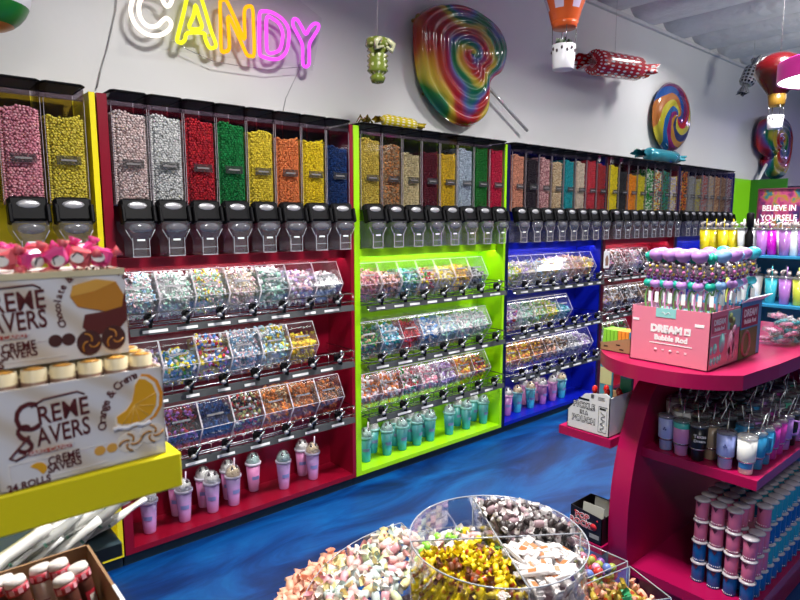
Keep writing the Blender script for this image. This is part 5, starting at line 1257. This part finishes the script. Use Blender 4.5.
# lower box
LW,LH,LD=.170,.106,.092
t=thing('candy_roll_box','CREME SAVERS carton with orange slice, open top showing rolls, on the yellow shelf','candy box',(.068,YS+.004,ZS+.001),R(1.5))
mb=MB(); mb.box(0,LW,0,.002,0,LH); mb.box(0,.002,0,LD,0,LH); mb.box(LW-.002,LW,0,LD,0,LH); mb.box(0,LW,LD-.002,LD,0,LH); mb.box(0,LW,0,LD,0,.002); mb.build('carton',boxc,t); 
brand(t,LW,LH); w,h=LW,LH
mb=MB(); disc(mb,w*.845,h*.66,w*.155,h*.30,-.0008,0,24,R(200),R(440)); mb2=MB()
def slice_(mbx,sc,e,m_,nm,dx=0):
    pts=[]; cx_,cz_=w*.86+dx,h*.62
    # crescent wedge from top (.86,.97) to lower left (.68,.40)
    o=[(.85,.95),(.90,.93),(.955,.85),(.985,.70),(.975,.55),(.93,.44),(.86,.385),(.78,.37),(.70,.39)]; i_=[(.665,.42),(.665,.50),(.74,.56),(.79,.66),(.81,.78),(.82,.88)]
    P=[((x-.83)*sc+.83,(z-.66)*sc+.66) for x,z in o+i_]
    mbx.prism([(w*x+dx,h*z) for x,z in P],e,0,1); return mbx.build(nm,m_,t)
slice_(MB(),1.0,-.0007,orgr,'orange_rind',w*.012); slice_(MB(),.93,-.0012,crm,'orange_pith',-.0005); fl_=slice_(MB(),.83,-.0017,orgp,'orange_flesh',-.0012)
mb=MB()
for k in range(6):
    a_=R(205+k*38) if 0 else 0; x1_,z1_=[(.715,.43),(.77,.41),(.83,.42),(.89,.48),(.93,.58),(.945,.72)][k]; mb.tube([(w*.80,-.0022,h*(.62+.0*k)),(w*x1_,-.0022,h*z1_)],.0004,4)
mb.build('segment_lines',pm('segment_line',(.85,.55,.12),.5),fl_)
mb=MB(); 
for x,z in ((.76,.22),(.91,.26)): disc(mb,w*x,h*z,w*.085,h*.11,-.0010,0)
dm=mb.build('swirl_candy',crm,t); mb=MB()
for x,z in ((.76,.22),(.91,.26)):
    for k in range(4): mb.tube([(w*(x+.075*math.cos(a*.35+k*1.57)*(a/5)),-.0014,h*(z+.10*math.sin(a*.35+k*1.57)*(a/5))) for a in range(1,6)],.0014,4)
mb.build('swirl_stripe',pm('swirl_brown',(.45,.20,.03),.4),dm)
mb=MB(); 
for x in (.57,.645): disc(mb,w*x,h*.20,w*.035,h*.05,-.0008,0,14)
mb.build('small_swirl_candy',carl,t); mb=MB(); disc(mb,w*.21,h*.16,w*.05,h*.07,-.0008,0,14,R(-60),R(140)); mb.build('small_orange_slice',orgp,t)
mb=MB(); mb.tube([(w*(.66+.03*i),-.001,h*(.395+.015*math.sin(i*1.7))) for i in range(9)],.0026,5); mb.build('milk_splash',whm,t)
arctext(t,'Orange & Creme',w*.88,h*.50,w*.285,R(185),R(6.3),.0125,w,h)
# rolls: tops show between the cartons
rollw=pm('roll_wrapper_cream',(.74,.62,.38),.4); rollb=pm('roll_print_orange',(.70,.32,.04),.4); rollg=pm('roll_print_brown',(.22,.12,.08),.4)
def roll():
    t=thing('candy_roll','x','candy roll')
    mb=MB(); mb.tube([(0,0,0),(0,0,.058)],.0118,14); mb.build('wrapper',rollw,t)
    MB().lathe([(.0095,.0582),(.0035,.0586)],14).build('end_print',rollb,t); MB().lathe([(.0121,.028),(.0121,.036)],14).build('print',rollb,t)
    mb=MB(); mb.lathe([(.0121,.040),(.0121,.052)],14); mb.build('brown_print',rollg,t); return t
rp_=roll(); KIDS[rp_.name]=list(rp_.children); [KIDS.setdefault(c_.name,[]) for c_ in rp_.children]; ru=False
for r_ in range(3):
    for i in range(6):
        lab='cream candy roll with orange print, %s from left, %s row in the orange slice carton'%(ORD[i],['front','middle','back'][r_])
        p=(.068+.0135+i*.0272+.001, YS+.021+r_*.0265,ZS+.005+.003*r_)
        if not ru: o=rp_; o.location=p; o['label']=lab; ru=True
        else: o=dup(rp_,p,0,lab)
        o.scale=(1.05,1.05,[2.02,1.95,1.9][r_]); o.rotation_euler=(0,0,q.uniform(0,6)); o['group']='candy rolls in the orange slice carton'
# upper box, sitting on the back of the lower one
UW,UH=.172,.098
a=W(128,345,1,YS+.036); 
t=thing('candy_roll_box','cream CREME SAVERS carton with caramel cube and chocolate, stacked above the orange one','candy box',(a.x-UW,YS+.030,ZS+.124),R(1.0))
mb=MB(); mb.box(0,UW,0,.085,0,UH); mb.mat(1); mb.box(.0,UW,-.001,.001,UH-.006,UH+.001)
mb.build('carton',[boxc,boxe],t); w,h=UW,UH
brand(t,w,h)
mb=MB(); mb.prism([(w*x,h*z) for x,z in ((.66,.72),(.70,.60),(.86,.52),(.97,.56),(.985,.70),(.94,.86),(.82,.90),(.68,.84))],-.0012,0,1); cb=mb.build('caramel_cube',car,t)
mb=MB(); mb.prism([(w*x,h*z) for x,z in ((.66,.72),(.68,.84),(.82,.90),(.94,.86),(.80,.76))],-.0016,0,1); mb.build('cube_top',carl,cb)
mb=MB(); mb.prism([(w*x,h*z) for x,z in ((.74,.50),(.86,.52),(.97,.56),(.999,.78),(.999,.40),(.93,.27),(.78,.25),(.72,.36))],-.0008,0,1); mb.build('chocolate_block',pm('choc_red_brown',(.12,.02,.015),.35),t)
mb=MB(); 
for x,z in ((.755,.175),(.905,.20)): disc(mb,w*x,h*z,w*.075,h*.145,-.0014,0)
dm=mb.build('chocolate_candy',chocm,t); mb=MB()
for x,z in ((.755,.175),(.905,.20)):
    for k in range(3): mb.tube([(w*(x+.06*math.cos(a_*.4+k*2.1)*(a_/5)),-.0018,h*(z+.12*math.sin(a_*.4+k*2.1)*(a_/5))) for a_ in range(1,6)],.0011,4)
mb.build('swirl_stripe',car,dm)
mb=MB(); 
for x in (.56,.635): disc(mb,w*x,h*.24,w*.04,h*.07,-.0008,0,14)
mb.build('small_chocolate_candy',chocm,t); mb=MB(); disc(mb,w*.20,h*.20,w*.05,h*.08,-.0008,0,14); mb.build('small_caramel_cube',carl,t)
arctext(t,'Chocolate & Caramel Creme',w*.83,h*.60,w*.245,R(205),R(7.2),.0105,w,h)
mb=MB()
for i in range(6): mb.geo(ICO1,TR((w*(.09+i*.165),.010,h+.001),(.010,.006,.0016)))
mb.build('top_print',pm('top_print_salmon',(.65,.30,.20),.5),t)
# pink chew bags on the top
pkb=pm('pink_chew_bag',(.75,.06,.25),.25,coat=.4); pkr=pm('salmon_red_bag',(.72,.12,.14),.3); dot_=pm('bag_white_face',(.75,.70,.66),.4); bl_=pm('bag_black_line',(.02,.01,.01),.4)
q=random.Random(8)
T0=ZS+.124+UH+.003
for i in range(15):
    x=a.x-.183+.0117*i+q.uniform(-.002,.002); row=i%2; y=YS+.045+.026*row; 
    tt=thing('chew_bag','crumpled pink chew wrapper with white patches, %s from left on top of the caramel carton'%(ORD[i] if i<14 else 'last'),'candy wrapper',(x,y,T0+.011+.004*row),0,'pink wrappers on the caramel carton')
    tt.rotation_euler=(q.uniform(-.3,.5),q.uniform(-.6,.6),q.uniform(-.8,.8))
    mb=MB(); mb.box(-.011,.011,-.006,.006,-.009,.011,None,.0035); 
    mb.v=[(x_+q.uniform(-.002,.002),y_+q.uniform(-.0015,.0015),z_+q.uniform(-.002,.002)) for x_,y_,z_ in mb.v]; mb.build('wrapper',pkb if i%3 else pkr,tt)
    mb=MB(); mb.tube([(-.011,0,-.005),(-.019,.002,-.008)],[.003,.008],6); mb.tube([(.011,0,.006),(.017,.0,.013)],[.003,.007],6); mb.build('twist',pkb if i%2 else pkr,tt)
    if i%2==0:
        mb=MB(); disc(mb,-.001,-.002,.007,.0055,-.0088,-.006,12); fc=mb.build('white_patch',dot_,tt); mb=MB(); mb.tube([(-.006,-.009,-.003),(-.003,-.0092,.004),(.003,-.0092,.003)],.0009,4); mb.build('black_line',bl_,fc)
# white wrapped bags under the shelf
wbag=pm('white_bag',(.86,.86,.82),.3,coat=.3); wbag2=clear('bag_film',(.8,.8,.8),.5,.15,.5,(.65,.66,.64)); stripe=pm('bag_green_print',(.1,.25,.18),.4)
for i in range(28):
    f=i/27; px=-14+f*126; py=584-f*72+q.uniform(-16,14); p=W(px,py,1,1.13+.03*(i%4))
    tt=thing('film_bag','white film candy stick bag, %s, fanned below the yellow shelf'%(['upper','lower'][i%2]+' layer, '+('%s from left'%ORD[i//2])),'candy bag',p,0,'white film bags below the yellow shelf')
    tt.rotation_euler=(q.uniform(-.3,.3),R(-30)+q.uniform(-.22,.22),q.uniform(-.2,.2))
    mb=MB(); k=7; vs=[]
    for j in range(k): u=j/(k-1); vs+=[(-.07+.15*u,-.017+.003*math.sin(u*9+i),.004*math.sin(u*7+i)),(-.07+.15*u,0,.010+.005*math.sin(u*5)),(-.07+.15*u,.017,.006*math.cos(u*6+i)),(-.07+.15*u,0,-.004)]
    fs=[(j*4+m_,j*4+(m_+1)%4,(j+1)*4+(m_+1)%4,(j+1)*4+m_) for j in range(k-1) for m_ in range(4)]+[(0,1,2,3),tuple((k-1)*4+m_ for m_ in range(4))]
    mb.add(vs,fs,True); mb.build('film',wbag if i%3 else wbag2,tt)
    mb=MB(); mb.box(.0,.004,-.0185,-.0165,-.004,.004); mb.build('print',stripe,tt)
t=thing('low_stand','dark tiered stand under the fanned white bags at the left','stand',(0,0,0))
MB().box(-.4,.29,1.13,1.30,.93,.955).build('shelf',kickm,t); MB().box(-.4,.26,1.15,1.28,0,.93).build('body',kickm,t); 
MB().box(-.4,.222,.80,1.06,.875,.895).build('front_shelf',kickm,t); MB().box(-.4,.20,.83,1.04,0,.875).build('front_body',kickm,t)
# carton of brown and white chew rolls
t=thing('open_carton','open brown cardboard carton of chew rolls in the bottom left corner','carton',(-.06,.842,.896)); 
xr,yb_=.278,.21; hh=.118
mb=MB(); mb.box(0,.004,0,yb_,0,hh); mb.box(xr-.004,xr,0,yb_,0,hh); mb.box(0,xr,yb_-.004,yb_,0,hh); mb.box(0,xr,0,.004,0,hh); mb.box(0,xr,0,yb_,0,.003); mb.build('carton',card,t)
mb=MB(); mb.box(xr-.0045,xr+.0005,0,.06,hh-.001,hh+.001); mb.box(xr-.04,xr+.001,-.0006,.0045,hh-.07,hh+.001); mb.build('white_print',wb,t)
tw=pm('roll_white_paper',(.75,.68,.64),.5); tr_=pm('roll_red_print',(.45,.02,.04),.45); tb=pm('roll_brown',(.10,.03,.02),.45); 
def troll(kind):
    t=thing('chew_roll','x','chew roll'); Rr=.0142
    mb=MB(); mb.lathe([(0,0),(Rr,0),(Rr,.125),(Rr*.9,.130),(0,.1305)],18); mb.build('roll',tb if kind else tw,t)
    mb=MB(); mb.lathe([(Rr+.0004,.121),(Rr+.0004,.1255),(Rr*.92,.1305),(Rr*.6,.1310),(0,.1311)],18); cp_=mb.build('end_paper',tw,t)
    mb=MB(); mb.lathe([(Rr+.0007,.108),(Rr+.0007,.121)],18); bd=mb.build('red_band',tr_,t)
    mb=MB()
    for k in range(8): a_=2*PI*k/8; mb.box(Rr+.0005,Rr+.0011,-.0032,.0032,.1105,.1185,Matrix.Rotation(a_,4,'Z'))
    mb.build('band_blocks',pm('band_pink',(.75,.35,.4),.5) if 'band_pink' not in M else M['band_pink'],bd)
    if kind:
        mb=MB(); 
        for a_ in (-1.9,.8): mb.lathe([(Rr+.0008,.055),(Rr+.0008,.090)],6,a0=a_,a1=a_+1.3)
        mb.build('label_patch',tr_,t)
        mb=MB()
        for a_ in (-1.75,.95): mb.lathe([(Rr+.0011,.062),(Rr+.0011,.084)],4,a0=a_+.15,a1=a_+.85)
        mb.build('label_letters',tw,t)
    else:
        mb=MB()
        for k in range(7): mb.lathe([(Rr+.0007,.02+k*.010),(Rr+.0007,.0225+k*.010)],5,a0=-2.2,a1=-1.0)
        mb.build('fine_print',pm('fine_print_red',(.4,.2,.2),.5) if 'fine_print_red' not in M else M['fine_print_red'],t)
    return t
tr={0:troll(0),1:troll(1)}; tu={0:0,1:0}
for o in tr.values():
    def reg(o_):
        KIDS[o_.name]=list(o_.children); [reg(c_) for c_ in o_.children]
    reg(o)
lay=[(-.035,.80,1),(.005,.0,1),(.045,.0,0),(.083,.0,1),(.118,.0,0),(.150,.0,0),(.183,.0,1)]
pos=[(15,592,1),(32,588,1),(50,581,0),(68,574,0),(80,588,1),(93,576,1),(2,598,1)]
for i,(px,py,kd) in enumerate(pos):
    p=W(px,py,2,1.0)
    lab='%s chew roll with red band, %s, in the bottom left carton'%(['white','brown'][kd],['left','second from left','third from left','fourth from left','the right, leaning behind','the right wall','the left edge of frame'][i])
    if not tu[kd]: o=tr[kd]; tu[kd]=1; o['label']=lab
    else: o=dup(tr[kd],None,0,lab)
    o.location=(p.x,p.y-.024,.900); o.rotation_euler=(R(-12)+q.uniform(-.03,.03),R(-6)+q.uniform(-.06,.04),q.uniform(-.3,.3)); o['group']='chew rolls in the bottom left carton'

# ------------------------------------------------------------------ light
def area(name,loc,sx,sy,power,col=(1,1,1),rot=(0,0,0),spread=PI):
    l=bpy.data.lights.new(name,'AREA'); l.shape='RECTANGLE'; l.size=sx; l.size_y=sy; l.energy=power; l.color=col; l.spread=spread
    o=bpy.data.objects.new(name,l); C.objects.link(o); o.location=loc; o.rotation_euler=rot; return o
S_=R(150)
area('ceiling_light',(1.3,1.1,3.28),.35,.35,78,(1,.97,.93),spread=S_)
area('ceiling_light',(3.6,.9,3.28),.4,.3,74,(1,.98,.96),spread=S_)
area('ceiling_light',(5.6,2.2,3.30),.25,.2,15,(1,.98,.96),spread=S_)
area('ceiling_light',(7.6,1.0,3.28),.5,.3,58,(1,.98,.97),spread=S_)
area('ceiling_light',(-.5,-.9,3.2),.6,.6,34,(1,.98,.96))
area('ceiling_light',(11.6,1.6,3.2),.6,.4,16,(.60,.48,1))
area('added_ceiling_fill',(6.4,.2,2.45),.8,.4,60,(1,.98,.94),(PI,0,0))  # added upward fill that brightens the ceiling, no fixture hangs here
w=bpy.data.worlds.new('world'); bpy.context.scene.world=w; w.use_nodes=True; w.node_tree.nodes['Background'].inputs[0].default_value=(.6,.6,.62,1); w.node_tree.nodes['Background'].inputs[1].default_value=.2
cy=bpy.context.scene.cycles; cy.transparent_max_bounces=32; cy.max_bounces=10; cy.diffuse_bounces=4; cy.glossy_bounces=4
vs_=bpy.context.scene.view_settings; vs_.view_transform='Standard'; vs_.look='None'; vs_.gamma=1; vs_.use_curve_mapping=False; vs_.exposure=.38
